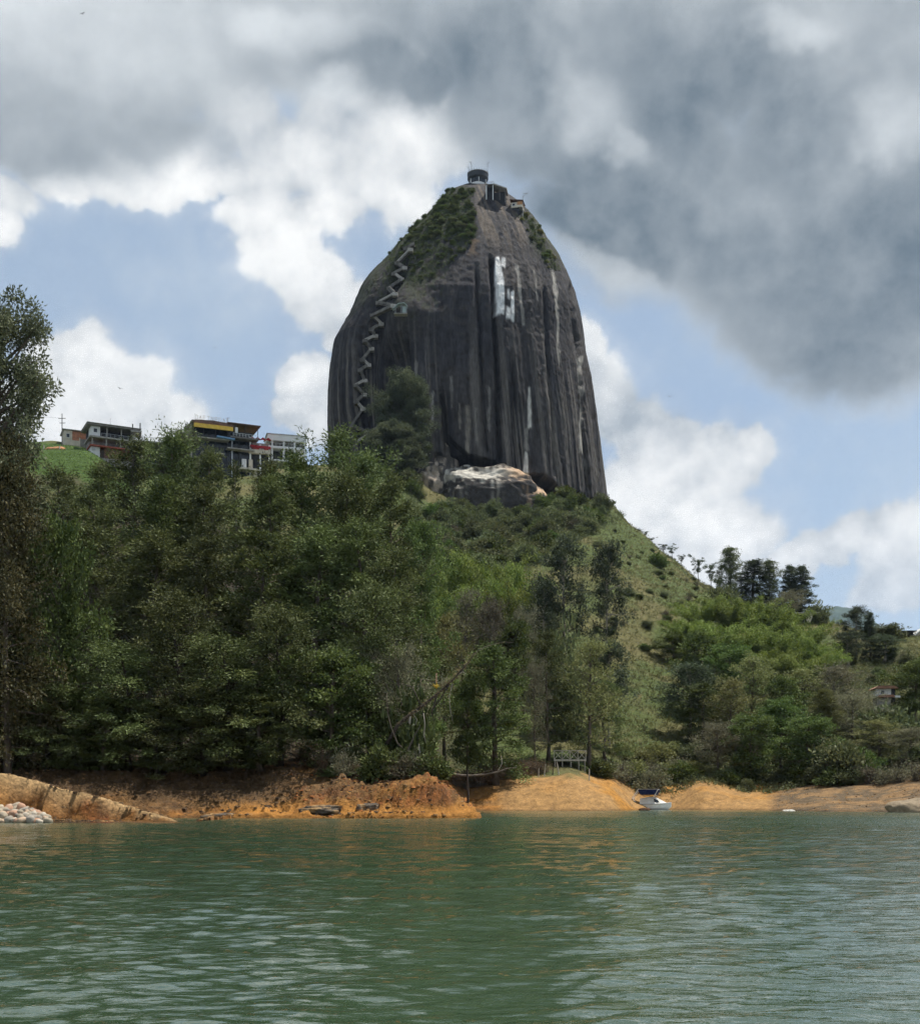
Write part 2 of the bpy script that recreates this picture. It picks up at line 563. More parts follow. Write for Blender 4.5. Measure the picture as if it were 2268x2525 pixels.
def land_h(X, Y):
    X = np.asarray(X, float); Y = np.asarray(Y, float)
    Ys = np.maximum(Y, 20.0)
    px = CXP + X / Ys * FPX
    h = base_h(px, Y)
    n1 = fbm(X / 30, Y / 30, 0, 4, 11) - 0.5
    n2 = fbm(X / 6, Y / 6, 0, 4, 21) - 0.5
    n3 = fbm(X / 1.6, Y / 1.6, 0, 4, 31) - 0.5
    h = h + n1 * np.clip((h - 6) / 20, 0, 1) * 6.0
    bank = np.clip((h + 0.6) / 1.2, 0, 1) * np.clip((9 - h) / 5, 0, 1)
    # gullied, crumbling soil on the drawdown bank
    near = np.clip((150 - Y) / 25, 0, 1)
    rid = 1 - np.abs(2 * fbm(X / 3.2, Y / 7.0, 0, 3, 41) - 1)
    n4 = fbm(X / .55, Y / .7, 0, 3, 35) - 0.5
    h = h + bank * (n2 * (0.7 + 0.7 * near) + n3 * (0.3 + 0.7 * near) + n4 * .35 * near + (rid - 0.6) * 0.9 * near)
    # eroded headland (right end of the near bank): steep crumbling front, wedge-shaped tip
    pxh = CXP + X / 115.0 * FPX
    top = np.interp(pxh, [600, 720, 790, 835, 870, 960, 1030, 1062, 1100, 1135, 1175, 1212, 1230],
                    [2.0, 2.6, 3.1, 3.7, 3.1, 2.9, 3.4, 3.5, 2.7, 1.6, 0.7, 0.05, -1.5])
    front = 111.2 + (fbm(X / 3.0, 3.3, 0, 4, 51) - 0.5) * 2.6 + np.interp(pxh, [600, 800, 900, 1000, 1150, 1230], [0.5, 0, 1.0, 0, 0.4, 2.0])
    back = np.interp(pxh, [600, 1000, 1100, 1230], [140, 150, 136, 126])
    face = np.interp(pxh, [600, 760, 900, 1040, 1230], [8.0, 5.5, 5.0, 2.8, 2.2])
    f = sstep(Y, front, front + face) ** 0.8
    shelf = sstep(Y, front - 0.9, front + 0.1) * 0.45
    hh = np.maximum(shelf, f * top) * (1 - sstep(Y, back - 12, back)) - 2.5 * sstep(Y, back - 10, back) - 3.0 * (1 - sstep(Y, front - 1.6, front - 0.4))
    hh = hh - 3.0 * sstep(pxh + (fbm(X / 1.5, Y / 1.5, 0, 3, 57) - .5) * 40, 1165, 1228)
    edge = np.clip(hh / 0.8, 0, 1)
    hh = hh + edge * (n3 * 1.3 + n4 * .6 + n2 * .7 + (rid - 0.6) * 0.8)
    on = (pxh > 590) & (pxh < 1245) & (Y > 105) & (Y < 155)
    h = np.where(on, np.maximum(h, hh), h)
    # thin eroded spit at the left, in front of the channel
    pxs = CXP + X / 94.0 * FPX
    cr = np.interp(pxs, [-600, -200, 0, 60, 130, 200, 250, 300, 360, 420, 440, 470],
                   [5.3, 4.7, 3.75, 3.2, 2.65, 2.15, 1.75, 1.3, 0.75, 0.2, -0.1, -1.5])
    yc = spit_yc(X)
    fr = sstep(Y, yc - .45, yc)
    foot = np.interp(pxs, [-200, 0, 120, 150, 300, 440], [1.5, 0.75, 0.35, 0.12, 0.05, 0.0]) * sstep(Y, yc - 5.0, yc - 3.5)
    sp = np.maximum(foot, fr * cr) - sstep(Y, yc, yc + 9.5) * (cr + 1.2) * np.interp(pxs, [-600, -250, -50], [0.0, 0.25, 1.0]) - 3.5 * (1 - sstep(Y, yc - 6, yc - 4.2))
    sp = sp + np.clip(sp / 0.5, 0, 1) * (n3 * 0.30 + n4 * .25 + n2 * 0.25)
    on = (pxs < 475) & (Y > 86) & (Y < 110)
    h = np.where(on, np.maximum(h, sp), h)
    # the crumbling soil breaks in small steps
    stepz = 0.42 + 0.25 * fbm(X / 5, Y / 5, 0, 2, 81)
    q = h / stepz + (fbm(X / 2.2, Y / 2.2, 0, 3, 83) - .5) * 1.6
    fq = q - np.floor(q)
    ht = h + stepz * (sstep(fq, .35, .8) - fq)
    kk = np.clip((150 - Y) / 20, 0, 1) * np.clip((h - .1) / .5, 0, 1) * np.clip((7 - h) / 2, 0, 1) * .8
    kk = kk * np.where((pxs < 480) & (Y < 104), 0, 1)
    return h * (1 - kk) + ht * kk


def build_ground():
    Yg, Pg = np.meshgrid(YROWS, PCOL, indexing='ij')
    Xg = (Pg - CXP) / FPX * Yg
    Zg = land_h(Xg, Yg)
    ny, nx = Yg.shape
    V = np.stack([Xg.ravel(), Yg.ravel(), Zg.ravel()], 1)
    idx = np.arange(ny * nx).reshape(ny, nx)
    F = np.stack([idx[:-1, :-1].ravel(), idx[:-1, 1:].ravel(), idx[1:, 1:].ravel(), idx[1:, :-1].ravel()], 1)
    F = F[Zg.ravel()[F].max(axis=1) > -3.2]
    # colours of the ground: its own, with some sun and tree shade painted in
    X, Y, Z = V.T
    px, pn = Pg.ravel(), X / Y * 1000
    gy, gx = np.gradient(Zg, axis=0) / np.gradient(Yg, axis=0), np.gradient(Zg, axis=1) / np.gradient(Xg, axis=1)
    slope = np.hypot(gx, gy).ravel()
    a = fbm(X / 9, Y / 9, Z / 9, 5, 3); b = fbm(X / 2.5, Y / 2.5, Z / 1.2, 5, 5); c = fbm(X / 40, Y / 40, 0, 4, 9)
    strata = fbm(X / 14, Y / 14, Z / 0.55, 4, 13)
    def C(*v): return np.array(v)[None, :]
    ochre, orange, red, tan, brown = C(.27, .135, .042), C(.33, .14, .030), C(.25, .065, .022), C(.20, .12, .055), C(.085, .055, .030)
    litter, grass, dry, lawn, ploughed = C(.040, .030, .019), C(.074, .098, .030), C(.120, .112, .045), C(.062, .105, .024), C(.10, .085, .05)
    m = lambda x, lo, hi: sstep(x, lo, hi)[:, None]
    soil = ochre * (1 - m(a, .42, .62)) + tan * m(a, .42, .62)
    soil = soil * (1 - m(strata, .52, .66) * .7) + orange * m(strata, .52, .66) * .7
    nearb = (Y < 150)
    rmask = m(b + 0.25 * (slope - .6), .55, .75) * np.where(nearb & (px > 700), 0.5, 0.2)[:, None]
    rmask = np.maximum(rmask, (sstep(px, 205, 225) * (1 - sstep(px, 262, 285)) * (Y < 97) * sstep(b, .35, .5))[:, None])
    soil = soil * (1 - rmask) + red * rmask
    ht = np.clip(Z / 5.0, 0, 1)
    upper = np.maximum(m(Z + (b - .5) * 3.4, .5, 2.4) * (nearb * (1 - sstep(px, 620, 880)) * .9)[:, None], m(fbm(X / 5, Y / 5, Z / .8, 4, 17), .5, .64) * np.where(nearb, .6, .12)[:, None])  # tree shade on the upper left bank painted as brown, plus random brown patches
    soil = soil * (1 - upper) + brown * upper
    ochre2, sand = C(.42, .20, .042), C(.37, .215, .085)
    bright = (sstep(Y, 160, 172) * (1 - sstep(px, 1880, 1935)) * sstep(px, 1180, 1290))[:, None]
    soil = soil * (1 - bright) + (ochre2 * (1 - m(a, .4, .6)) + sand * m(a, .4, .6)) * bright
    dull = (sstep(Y, 155, 165) * sstep(px, 1885, 1940))[:, None]
    soil = soil * (1 - dull) + (C(.14, .10, .06) * (1 - m(b, .45, .6)) + C(.25, .155, .075) * m(b, .45, .6)) * dull
    g = grass * (1 - m(c + (a - .5) * .8, .42, .66)) + dry * m(c + (a - .5) * .8, .42, .66)
    g = g * (0.8 + 0.4 * b)[:, None]
    rust = (m(b, .62, .8) * m(px, 1500, 1600)) * .5
    g = g * (1 - rust) + C(.17, .10, .06) * rust
    clod = sstep(fbm(X / .7, Y / .7, Z / .5, 3, 23), .55, .68) * np.where(nearb, .55, .2)
    soil = soil * (1 - clod[:, None]) + C(.055, .034, .018) * clod[:, None]
    low_orange = (nearb * sstep(px, 480, 620) * (1 - sstep(Z + (b - .5) * 1.8, .7, 1.9)))[:, None]  # near bank mixed to brighter orange soil towards the waterline
    soil = soil * (1 - low_orange * .8) + C(.42, .19, .042) * low_orange * .8
    onspit = ((Y < 103) & (px < 480)).astype(float)
    dy = Y - spit_yc(X)
    face = onspit * (1 - sstep(dy, -.35, -.1)) * sstep(Z, .25, .6)  # orange soil of the spit face, deepened in colour as its shaded side
    fc = C(.24, .10, .026) * (1 - m(b, .4, .6)) + C(.40, .17, .036) * m(b, .4, .6)
    fc = fc * (1 - m(strata, .45, .6) * .6) + C(.075, .042, .02) * m(strata, .45, .6) * .6
    redm = (sstep(px, 190, 215) * (1 - sstep(px, 262, 290)))[:, None]
    fc = fc * (1 - redm) + C(.27, .078, .028) * redm
    soil = soil * (1 - face[:, None]) + fc * face[:, None]
    crest = onspit * sstep(dy, -.2, 0) * (1 - sstep(dy, .5, 1.2))  # pale lip: sunlight on the spit's top edge put into the soil colour
    soil = soil * (1 - crest[:, None]) + C(.42, .28, .14) * crest[:, None]
    lawnm = (sstep(px, 40, 90) * (1 - sstep(px, 310, 340)) * sstep(Y, 318, 330) * (1 - sstep(Y, 372, 380)))[:, None]
    g = g * (1 - lawnm) + lawn * lawnm
    row = 1 - sstep(Y + np.where(px > 190, (px - 190) * .14, 0), 329, 333)
    g = g * (1 - (lawnm[:, 0] * row)[:, None]) + ploughed * (lawnm[:, 0] * row)[:, None]
    wood = ((1 - sstep(px, 1000, 1250)) * sstep(Y, 118, 124) * (1 - sstep(Y, 300, 320)))[:, None]
    g = g * (1 - wood) + litter * wood
    bankm = 1 - m(Z + (b - .5) * 2.2 + (a - .5) * 2.2, np.where(nearb, 4.9, 4.2)[0], 6.4)
    far = m(Y, 900, 1400)
    col = soil * bankm + g * (1 - bankm)
    wet = 1 - sstep(Z, 0.05, 0.28 + 0.3 * b)
    col = col * (1 - 0.45 * wet)[:, None]
    col = col * (1 - far) + C(.05, .075, .035) * far
    col = col * .88
    rgba = np.concatenate([col, np.ones((len(col), 1))], 1)
    o = mesh_np('ground', V, F, attr_mat('ground_soil_and_grass', scale=0.9, var=.38, bump=.34, bscale=2.6, fine=5.0), smooth=True,
                attrs={'colour': ('FLOAT_COLOR', rgba)})
    tag(o, kind='structure')
    return o


ground = build_ground()


def gz(X, Y):
    return float(land_h(np.array([X]), np.array([Y]))[0])


# ------------------------------------------------------------------ the lake
def build_water():
    ys = [-45.0, -30.0, -18.0, -9.0, -3.0, 1.0, 4.0, 6.5]
    y = 7.5
    while y < 120:
        ys.append(y)
        y += max(0.035, min(0.62 * y * y / 2187.0, 0.29))
    ys = np.array(ys + list(np.arange(120.3, 205, .8)) + list(np.geomspace(206, 16000, 50)))
    k = np.linspace(-1, 1, 620)
    u = np.sign(k) * (np.abs(k) * 0.62 + np.abs(k) ** 5 * 1.3)
    Yg, Ug = np.meshgrid(ys, u, indexing='ij')
    Xg = Ug * (np.maximum(Yg, 0) * 1.0 + 6.0 + np.where(Yg < 0, -Yg * 0.6, 0))
    sp = np.gradient(ys)[:, None]
    rng = np.random.default_rng(5)
    Z = np.zeros_like(Xg)
    wind = R(-78)                                   # waves run roughly along the view
    for i in range(92):
        lam = 0.17 * (5.5 ** rng.random()) if i < 56 else 0.9 * (3.6 ** rng.random())
        th = wind + rng.normal(0, 0.62)
        kx, ky = math.cos(th) * 2 * math.pi / lam, math.sin(th) * 2 * math.pi / lam
        amp = (0.0029 if i < 56 else 0.0015) * lam ** 0.95
        fade = np.clip(lam / (2.2 * sp) - 0.7, 0, 1)
        ph = rng.random() * 6.283
        arg = kx * Xg + ky * Yg + ph
        Z += amp * fade * (np.sin(arg) + 0.22 * np.sin(2 * arg + 0.6))
    gust = 0.55 + 0.9 * fbm(Xg / 9, Yg / 14, 0, 3, 71)
    Z *= gust
    V = np.stack([Xg.ravel(), Yg.ravel(), Z.ravel()], 1)
    ny, nx = Xg.shape
    idx = np.arange(ny * nx).reshape(ny, nx)
    F = np.stack([idx[:-1, :-1].ravel(), idx[:-1, 1:].ravel(), idx[1:, 1:].ravel(), idx[1:, :-1].ravel()], 1)
    m = bpy.data.materials.new('green_lake_water')
    m.use_nodes = True
    nt = m.node_tree
    S.nt = nt
    bs = nt.nodes['Principled BSDF']
    ge = nt.nodes.new('ShaderNodeNewGeometry')
    pos = ge.outputs['Position']
    f = noise(pos, 0.05, 3.0, 0.5)
    nt.links.new(mixrgb(f, (0.029, 0.054, 0.030), (0.037, 0.066, 0.037)), bs.inputs['Base Color'])
    sp_ = nt.nodes.new('ShaderNodeSeparateXYZ'); nt.links.new(pos, sp_.inputs[0])
    ruf = S(sp_.outputs[1]).step(18.0, 110.0, 0.012, 0.16) * noise(pos, 0.035, 3.0, 0.5).step(0.3, 0.7, 0.8, 1.2)   # wind-ruffled open water
    nt.links.new(ruf.s, bs.inputs['Roughness'])
    bs.inputs['IOR'].default_value = 2.6
    bs.inputs['Specular Tint'].default_value = (1.0, 1.0, 0.90, 1)
    st = vmath('MULTIPLY', pos, (0.75, 1.9, 1.0))
    n1 = noise(st, 0.85, 4.0, 0.55, 0.3)
    n2 = noise(st, 3.2, 4.0, 0.6, 0.4)
    hsum = n1 * 0.055 + n2 * 0.028
    b = nt.nodes.new('ShaderNodeBump')
    b.inputs['Distance'].default_value = 0.55
    b.inputs['Strength'].default_value = 1.0
    nt.links.new(hsum.s, b.inputs['Height'])
    nt.links.new(b.outputs[0], bs.inputs['Normal'])
    o = mesh_np('lake_water', V, F, m, smooth=True)
    tag(o, kind='structure')
    return o


build_water()
# ------------------------------------------------------------------ the granite monolith
YR = 505.0
_S = 1.2462
_L = [(300, 946), (362, 940), (370, 928), (385, 902), (400, 877), (425, 858), (450, 838), (480, 815), (500, 795), (525, 775), (552, 755), (580, 735), (615, 715), (650, 700),
      (680, 684), (710, 667), (745, 660), (790, 656), (850, 655), (930, 659), (1040, 666)]
_Rr = [(300, 950), (368, 962), (379, 974), (389, 990), (401, 1008), (420, 1030), (445, 1052), (470, 1070), (500, 1086), (530, 1106), (560, 1120), (600, 1136), (640, 1146),
       (680, 1153), (720, 1157), (770, 1168), (820, 1175), (880, 1184), (940, 1191), (995, 1197), (1060, 1204)]
_Lz = np.array([(PZ(a * _S, YR), PX(b * _S, YR)) for a, b in _L])[::-1]
_Rz = np.array([(PZ(a * _S, YR), PX(b * _S, YR)) for a, b in _Rr])[::-1]
ZTOP, ZBOT = PZ(377 * _S, YR), 96.0


def rock_surface(th, z):
    """th: 0 right edge, pi/2 front (towards the lake), pi left edge"""
    xl = np.interp(z, _Lz[:, 0], _Lz[:, 1]); xr = np.interp(z, _Rz[:, 0], _Rz[:, 1])
    cx, hw = (xl + xr) / 2, (xr - xl) / 2
    dp = 46.0 * np.sqrt(np.clip((ZTOP + 2.0 - z) / 60.0, 0.004, 1.0)) * 0.55 + hw * 0.42
    c, s = np.cos(th), np.sin(th)
    n = 2.5
    ex = np.sign(c) * np.abs(c) ** (2 / n); ey = np.sign(s) * np.abs(s) ** (2 / n)
    x = cx + hw * ex
    y = YR - dp * ey
    return x, y


def build_rock():
    th = np.concatenate([np.linspace(-0.12, math.pi + 0.12, 620), np.linspace(math.pi + 0.16, 2 * math.pi - 0.16, 60)])
    zz = np.concatenate([np.linspace(ZBOT, ZTOP - 3, 430), ZTOP - 3 + 3 * np.sin(np.linspace(0.1, math.pi / 2, 14))])
    Zg, Tg = np.meshgrid(zz, th, indexing='ij')
    X, Y = rock_surface(Tg, Zg)
    # normals in plan
    dx = np.gradient(X, axis=1); dy = np.gradient(Y, axis=1)
    L = np.hypot(dx, dy) + 1e-6
    nx, ny = dy / L, -dx / L
    sgn = np.sign(nx * (X - np.mean(X, axis=1, keepdims=True)) + ny * (Y - YR)); sgn[sgn == 0] = 1
    nx, ny = nx * sgn, ny * sgn
    px = CXP + X / Y * FPX; py = YH - (Zg - CAMZ) / Y * FPX
    front = np.clip(np.sin(Tg) * 2.2, 0, 1)
    # relief: shallow vertical flutes, broad swells, cracks, the gully of the stairs, the recess behind the big tree
    arc = Tg * 52.0
    f1 = fbm(arc / 7.0, Zg / 90.0, 0, 3, 101) - .5
    f2 = fbm(arc / 1.7, Zg / 40.0, 0, 4, 111) - .5
    f3 = fbm(arc / 12, Zg / 14, 0, 5, 121) - .5
    low = sstep(py, 760, 1000)
    d = f1 * (0.8 + 1.0 * low) + f2 * (0.25 + 0.95 * low) + f3 * (.75 - .2 * low)
    d = d + (fbm(arc / 1.6, Zg / 1.8, 0, 4, 131) - .5) * (.6 - .3 * low)

    def crack(pts, w, depth):
        pts = np.array(pts, float)
        xc = np.interp(py, pts[:, 1], pts[:, 0])
        on = sstep(py, pts[0, 1] - 10, pts[0, 1] + 30) * (1 - sstep(py, pts[-1, 1] - 25, pts[-1, 1] + 5))
        wob = (fbm(py / 30.0, 0.3, 0, 3, int(pts[0, 0])) - .5) * 9
        return -depth * on * np.exp(-((px - xc - wob) / w) ** 2)
    d = d + crack([(1208, 630), (1216, 700), (1222, 860), (1232, 1150)], 5.0, 4.5)
    d = d + crack([(1172, 655), (1182, 790), (1193, 1040), (1198, 1120)], 4.0, 2.6)
    d = d + crack([(1086, 960), (1092, 1030), (1104, 1140)], 6.0, 5.0)
    d = d + crack([(1150, 930), (1156, 1000), (1160, 1120)], 3.5, 1.6)
    d = d + crack([(1262, 880), (1268, 1000), (1270, 1160)], 3.5, 1.8)
    d = d + crack([(1405, 700), (1430, 900), (1452, 1240)], 5.0, 2.2)
    d = d + crack([(1340, 700), (1352, 900), (1368, 1180)], 4.0, 1.5)
    # stair gully: between the left shoulder and the main face
    gx = np.interp(py, [620, 740, 800, 900, 1000, 1100], [1002, 945, 922, 900, 897, 885])
    gl = sstep(py, 610, 700)
    d = d - 6.5 * gl * np.exp(-((px - gx) / 26.0) ** 2) + 2.0 * gl * np.exp(-((px - gx + 60) / 40.0) ** 2)
    # recess under the bulge, right of the stairs
    rec = sstep(py, 815, 890) * sstep(px, 922, 945) * (1 - sstep(px, 1004, 1014))
    d = d - 9.0 * rec * front
    d = d + 5.0 * np.exp(-((px - 1000) / 60.0) ** 2 - ((py - 770) / 60.0) ** 2)
    # undercut foot above the boulder
    bl = np.interp(px, [1080, 1101, 1156, 1235, 1281, 1344, 1398, 1431, 1486], [1125, 1131, 1127, 1148, 1173, 1181, 1227, 1223, 1248])
    und = sstep(py, bl - 12, bl + 4) * sstep(px, 1060, 1090)
    d = d - 9.0 * und * front
    slab = sstep(px, 1098, 1104) * (1 - sstep(px, 1150, 1160)) * sstep(py, 1068 + np.abs(px - 1100) * .9, 1080 + np.abs(px - 1100) * .9)
    d = d - 3.0 * slab * front
    amp = np.clip((ZTOP - Zg) / 20.0, 0.12, 1.0)
    amp = amp * (0.35 + 0.65 * np.clip(np.abs(np.sin(Tg)) * 2.5, 0, 1))
    X = X + nx * d * amp; Y = Y + ny * d * amp
    Zv = Zg + (f3 * 1.2) * amp
    # ---- own colours of the rock
    a1 = fbm(arc / 1.1, Zg / 70, 0, 4, 141); a2 = fbm(arc / 3.4, Zg / 60, 0, 4, 151); a3 = fbm(arc / 20, Zg / 25, 0, 5, 161)
    sp = fbm(arc / 1.3, Zg / 1.8, 0, 4, 171)
    a4 = fbm(arc / 0.7, Zg / 45, 0, 3, 181)
    def C(*v): return np.array(v)[None, None, :]
    E = lambda m: m[:, :, None]
    base = C(.038, .037, .042) * (1 - E(sstep(a3, .4, .65))) + C(.056, .052, .053) * E(sstep(a3, .4, .65))
    col = base * E(0.55 + 0.9 * sp)
    streak = sstep(a1, .54, .72) * (0.28 + 0.72 * low)
    col = col * (1 - E(streak * .6)) + C(.16, .145, .13) * E(streak * .6)
    black = sstep(a2, .52, .7) * (0.25 + .5 * low)
    mott = sstep(fbm(arc / 2.2, Zg / 2.6, 0, 5, 211), .5, .68) * (1 - .8 * low)
    col = col * (1 - E(mott * .45)) + C(.070, .064, .058) * E(mott * .45)
    col = col * (1 - E(black)) + C(.020, .020, .024) * E(black)
    wide = sstep(a4, .6, .75) * low * sstep(a2, .35, .5)
    col = col * (1 - E(wide * .55)) + C(.22, .20, .175) * E(wide * .55)
    # lichen and moss on the left shoulder and upper slopes
    moss = sstep(a3 + (sp - .5) * .8, .5, .72) * (1 - sstep(py, 700, 860)) * (1 - sstep(px, 1090, 1190)) * .75
    moss = np.maximum(moss, sstep(sp, .35, .6) * (1 - sstep(py, 560, 640)) * (1 - sstep(px, 1120, 1175)) * .85)
    moss = np.maximum(moss, .8 * sstep(px, 1290, 1320) * (1 - sstep(py, 590 + (px - 1300) * .4, 640 + (px - 1300) * .4)) * sstep(sp + a3, .75, 1.05))
    col = col * (1 - E(moss)) + C(.040, .047, .026) * E(moss)
    # bare pale bands under the summit terrace
    band = (1 - sstep(py, 560, 640)) * sstep(px, 1165, 1185) * (1 - sstep(px, 1285, 1310)) * sstep(fbm((px - (py - 480) * .42) / 13, py / 160, 0, 3, 191), .5, .66)
    col = col * (1 - E(band * .75)) + C(.13, .108, .088) * E(band * .75)

    def patch(x0, x1, y0, y1, c, soft=2.5, rag=9.0, s=0, k=1.0):
        nonlocal col
        w = (fbm(px / 5, py / 30, 0, 3, 201 + s) - .5) * rag
        w2 = (fbm(px / 4, py / 9, 0, 3, 231 + s) - .5) * rag * 2.2
        xs0 = np.interp(py, [y0, y1], [x0[0], x0[1]]) if isinstance(x0, tuple) else x0
        xs1 = np.interp(py, [y0, y1], [x1[0], x1[1]]) if isinstance(x1, tuple) else x1
        m = sstep(px + w, xs0 - soft, xs0 + soft) * (1 - sstep(px + w, xs1 - soft, xs1 + soft)) * sstep(py + w2, y0 - 4, y0 + 4) * (1 - sstep(py + w2, y1 - 4, y1 + 4)) * front
        m = m * (0.72 + 0.28 * sstep(sp, .3, .5)) * k
        col = col * (1 - E(m)) + np.array(c)[None, None, :] * E(m)
    W = (.66, .66, .65)
    patch((1221, 1219), (1231, 1244), 632, 700, W, rag=3, s=1); patch(1220, 1243, 698, 776, W, rag=3, s=1)
    patch(1236, 1246, 634, 656, W, rag=3, s=2)
    patch(1251, 1257, 712, 738, W, rag=3, s=3); patch(1260, 1268, 718, 792, W, rag=3, s=3); patch(1248, 1259, 757, 786, W, rag=3, s=4)
    G = (.30, .285, .26)
    patch((1272, 1288), (1279, 1295), 650, 800, G, s=5, k=.8); patch((1312, 1322), (1317, 1328), 660, 740, G, s=6, k=.6)
    patch((1357, 1372), (1366, 1380), 670, 780, G, s=7, k=.9); patch((1372, 1374), (1378, 1378), 780, 900, G, s=8, k=.8)
    patch((1428, 1428), (1436, 1441), 880, 1115, G, s=9, k=.9); patch((1441, 1446), (1445, 1449), 1115, 1215, G, s=9, k=.5)
    patch((1303, 1300), (1307, 1310), 955, 1055, (.50, .48, .44), rag=4, s=10); patch((1296, 1290), (1301, 1302), 1052, 1112, G, s=10, k=.7)
    patch((1293, 1290), (1300, 1303), 1114, 1168, (.62, .60, .56), rag=4, s=11)
    patch(1150, 1160, 996, 1112, (.26, .235, .20), s=12, k=.9); patch(1130, 1134, 996, 1060, (.26, .235, .20), s=12, k=.8); patch(1172, 1176, 1005, 1090, G, s=13, k=.6)
    patch(1062, 1069, 965, 1035, G, s=14, k=.8); patch((1020, 1026), (1027, 1032), 890, 960, G, s=15, k=.7); patch(1203, 1209, 955, 1060, G, s=16, k=.6)
    patch((1108, 1112), (1112, 1118), 930, 1010, G, s=17, k=.5)
    brown = sstep(fbm(px / 22, py / 22, 0, 3, 251), .55, .7) * sstep(px, 1120, 1150) * (1 - sstep(px, 1175, 1190)) * sstep(py, 560, 580) * (1 - sstep(py, 610, 640))
    col = col * (1 - E(brown * .45)) + C(.22, .15, .09) * E(brown * .45)
    rgba = np.concatenate([col.reshape(-1, 3), np.ones((col.shape[0] * col.shape[1], 1))], 1)
    nyv, nxv = X.shape
    V = np.stack([X.ravel(), Y.ravel(), Zv.ravel()], 1)
    idx = np.arange(nyv * nxv).reshape(nyv, nxv)
    nxt = np.roll(idx, -1, axis=1)
    F = np.stack([idx[:-1].ravel(), nxt[:-1].ravel(), nxt[1:].ravel(), idx[1:].ravel()], 1)
    # close the summit
    top = np.concatenate([V, [[X[-1].mean(), Y[-1].mean(), ZTOP + 0.3]]])
    ti = len(V)
    cap = np.stack([idx[-1], nxt[-1], np.full(nxv, ti), np.full(nxv, ti)], 1)
    rgba = np.concatenate([rgba, [[.06, .065, .035, 1]]])
    F = np.concatenate([F, cap])
    o = mesh_np('granite_monolith', top, F, None, smooth=True, attrs={'colour': ('FLOAT_COLOR', rgba)})
    m = attr_mat('dark_streaked_granite', scale=.5, var=.35, bump=.28, bscale=1.1, rough=.85, stretch=(1, 1, .14), fine=2.6)
    o.data.materials.append(m)
    # degenerate quads of the cap -> clean
    o.data.validate()
    tag(o, 'huge dark streaked granite monolith rising above the wooded hill', 'rock')
    bv = BVHTree.FromPolygons([tuple(v) for v in top.tolist()], [tuple(f) for f in F[:-nxv].tolist()])
    return o, bv


rock, ROCK_BVH = build_rock()


def on_rock(px, py):
    """point and normal where the sight line through a photo pixel meets the monolith"""
    d = Vector(((px - CXP) / FPX, 1.0, (YH - py) / FPX)).normalized()
    h = ROCK_BVH.ray_cast(Vector((0, 0, CAMZ)), d)
    return (h[0], h[1]) if h[0] is not None else (None, None)


def blob_rock(name, center, rad, label, seed, colfn, n=(90, 60), parent=None, amp=.12, mat_=None, pw=.85):
    """an irregular boulder: displaced ellipsoid with its own colours"""
    u = np.linspace(0, 2 * math.pi, n[0], endpoint=False); v = np.linspace(0.02, math.pi - .02, n[1])
    vg, ug = np.meshgrid(v, u, indexing='ij')
    dx, dy, dz = np.sin(vg) * np.cos(ug), np.sin(vg) * np.sin(ug), np.cos(vg)
    r = 1 + amp * 2 * (fbm(dx * 1.6 + 5, dy * 1.6, dz * 1.6 + seed, 5, seed) - .5) + amp * .35 * (fbm(dx * 9, dy * 9, dz * 9, 3, seed + 3) - .5)
    sq = lambda t, p: np.sign(t) * np.abs(t) ** p
    X = center[0] + rad[0] * r * sq(dx, pw); Y = center[1] + rad[1] * r * sq(dy, pw); Z = center[2] + rad[2] * r * sq(dz, pw)
    idx = np.arange(vg.size).reshape(vg.shape); nx = np.roll(idx, -1, axis=1)
    F = np.stack([idx[:-1].ravel(), idx[1:].ravel(), nx[1:].ravel(), nx[:-1].ravel()], 1)
    V = np.stack([X.ravel(), Y.ravel(), Z.ravel()], 1)
    rgba = np.concatenate([colfn(X.ravel(), Y.ravel(), Z.ravel(), dz.ravel()), np.ones((V.shape[0], 1))], 1)
    if mat_ is None:
        mat_ = MATS.get('boulder') or attr_mat('boulder', scale=.6, var=.3, bump=.3, bscale=1.2, fine=3.0)
        MATS['boulder'] = mat_
    o = mesh_np(name, V - np.array(center)[None], F, mat_, parent, smooth=True, attrs={'colour': ('FLOAT_COLOR', rgba)})
    o.location = center
    if label: tag(o, label, 'boulder')
    return o


def col_big(X, Y, Z, dz):
    s = fbm(X / 2, Y / 2, Z / 2, 4, 301)
    c = np.array([[.062, .058, .056]]) * (0.6 + .8 * s)[:, None]
    t = dz + (fbm(X / 3.5, Y / 3.5, Z / 3.5, 4, 311) - .5) * .5
    white = sstep(t, .44, .54) * (1 - sstep(t, .72, .80))
    warm = sstep(X, 12, 22)
    wc = np.array([[.52, .49, .43]]) * (1 - warm)[:, None] + np.array([[.46, .32, .21]]) * warm[:, None]
    drip = sstep(fbm(X / 1.0, Y / 1.0, Z / 14, 3, 321), .54, .66) * sstep(t, -.25, .4) * .7
    k = np.maximum(white, drip)[:, None]
    top = sstep(t, .72, .8)[:, None]
    c = c * (1 - top) + np.array([[.075, .068, .058]]) * top
    return c * (1 - k) + wc * k


def col_pale(X, Y, Z, dz):
    s = fbm(X / 3, Y / 3, Z / 6, 4, 331); t = fbm(X / 2.2, Y / 2.2, Z / 9, 3, 341)
    c = np.array([[.11, .10, .09]]) * (.6 + .8 * s)[:, None]
    k = sstep(t, .46, .6)[:, None] * .9
    return c * (1 - k) + np.array([[.50, .42, .34]]) * k


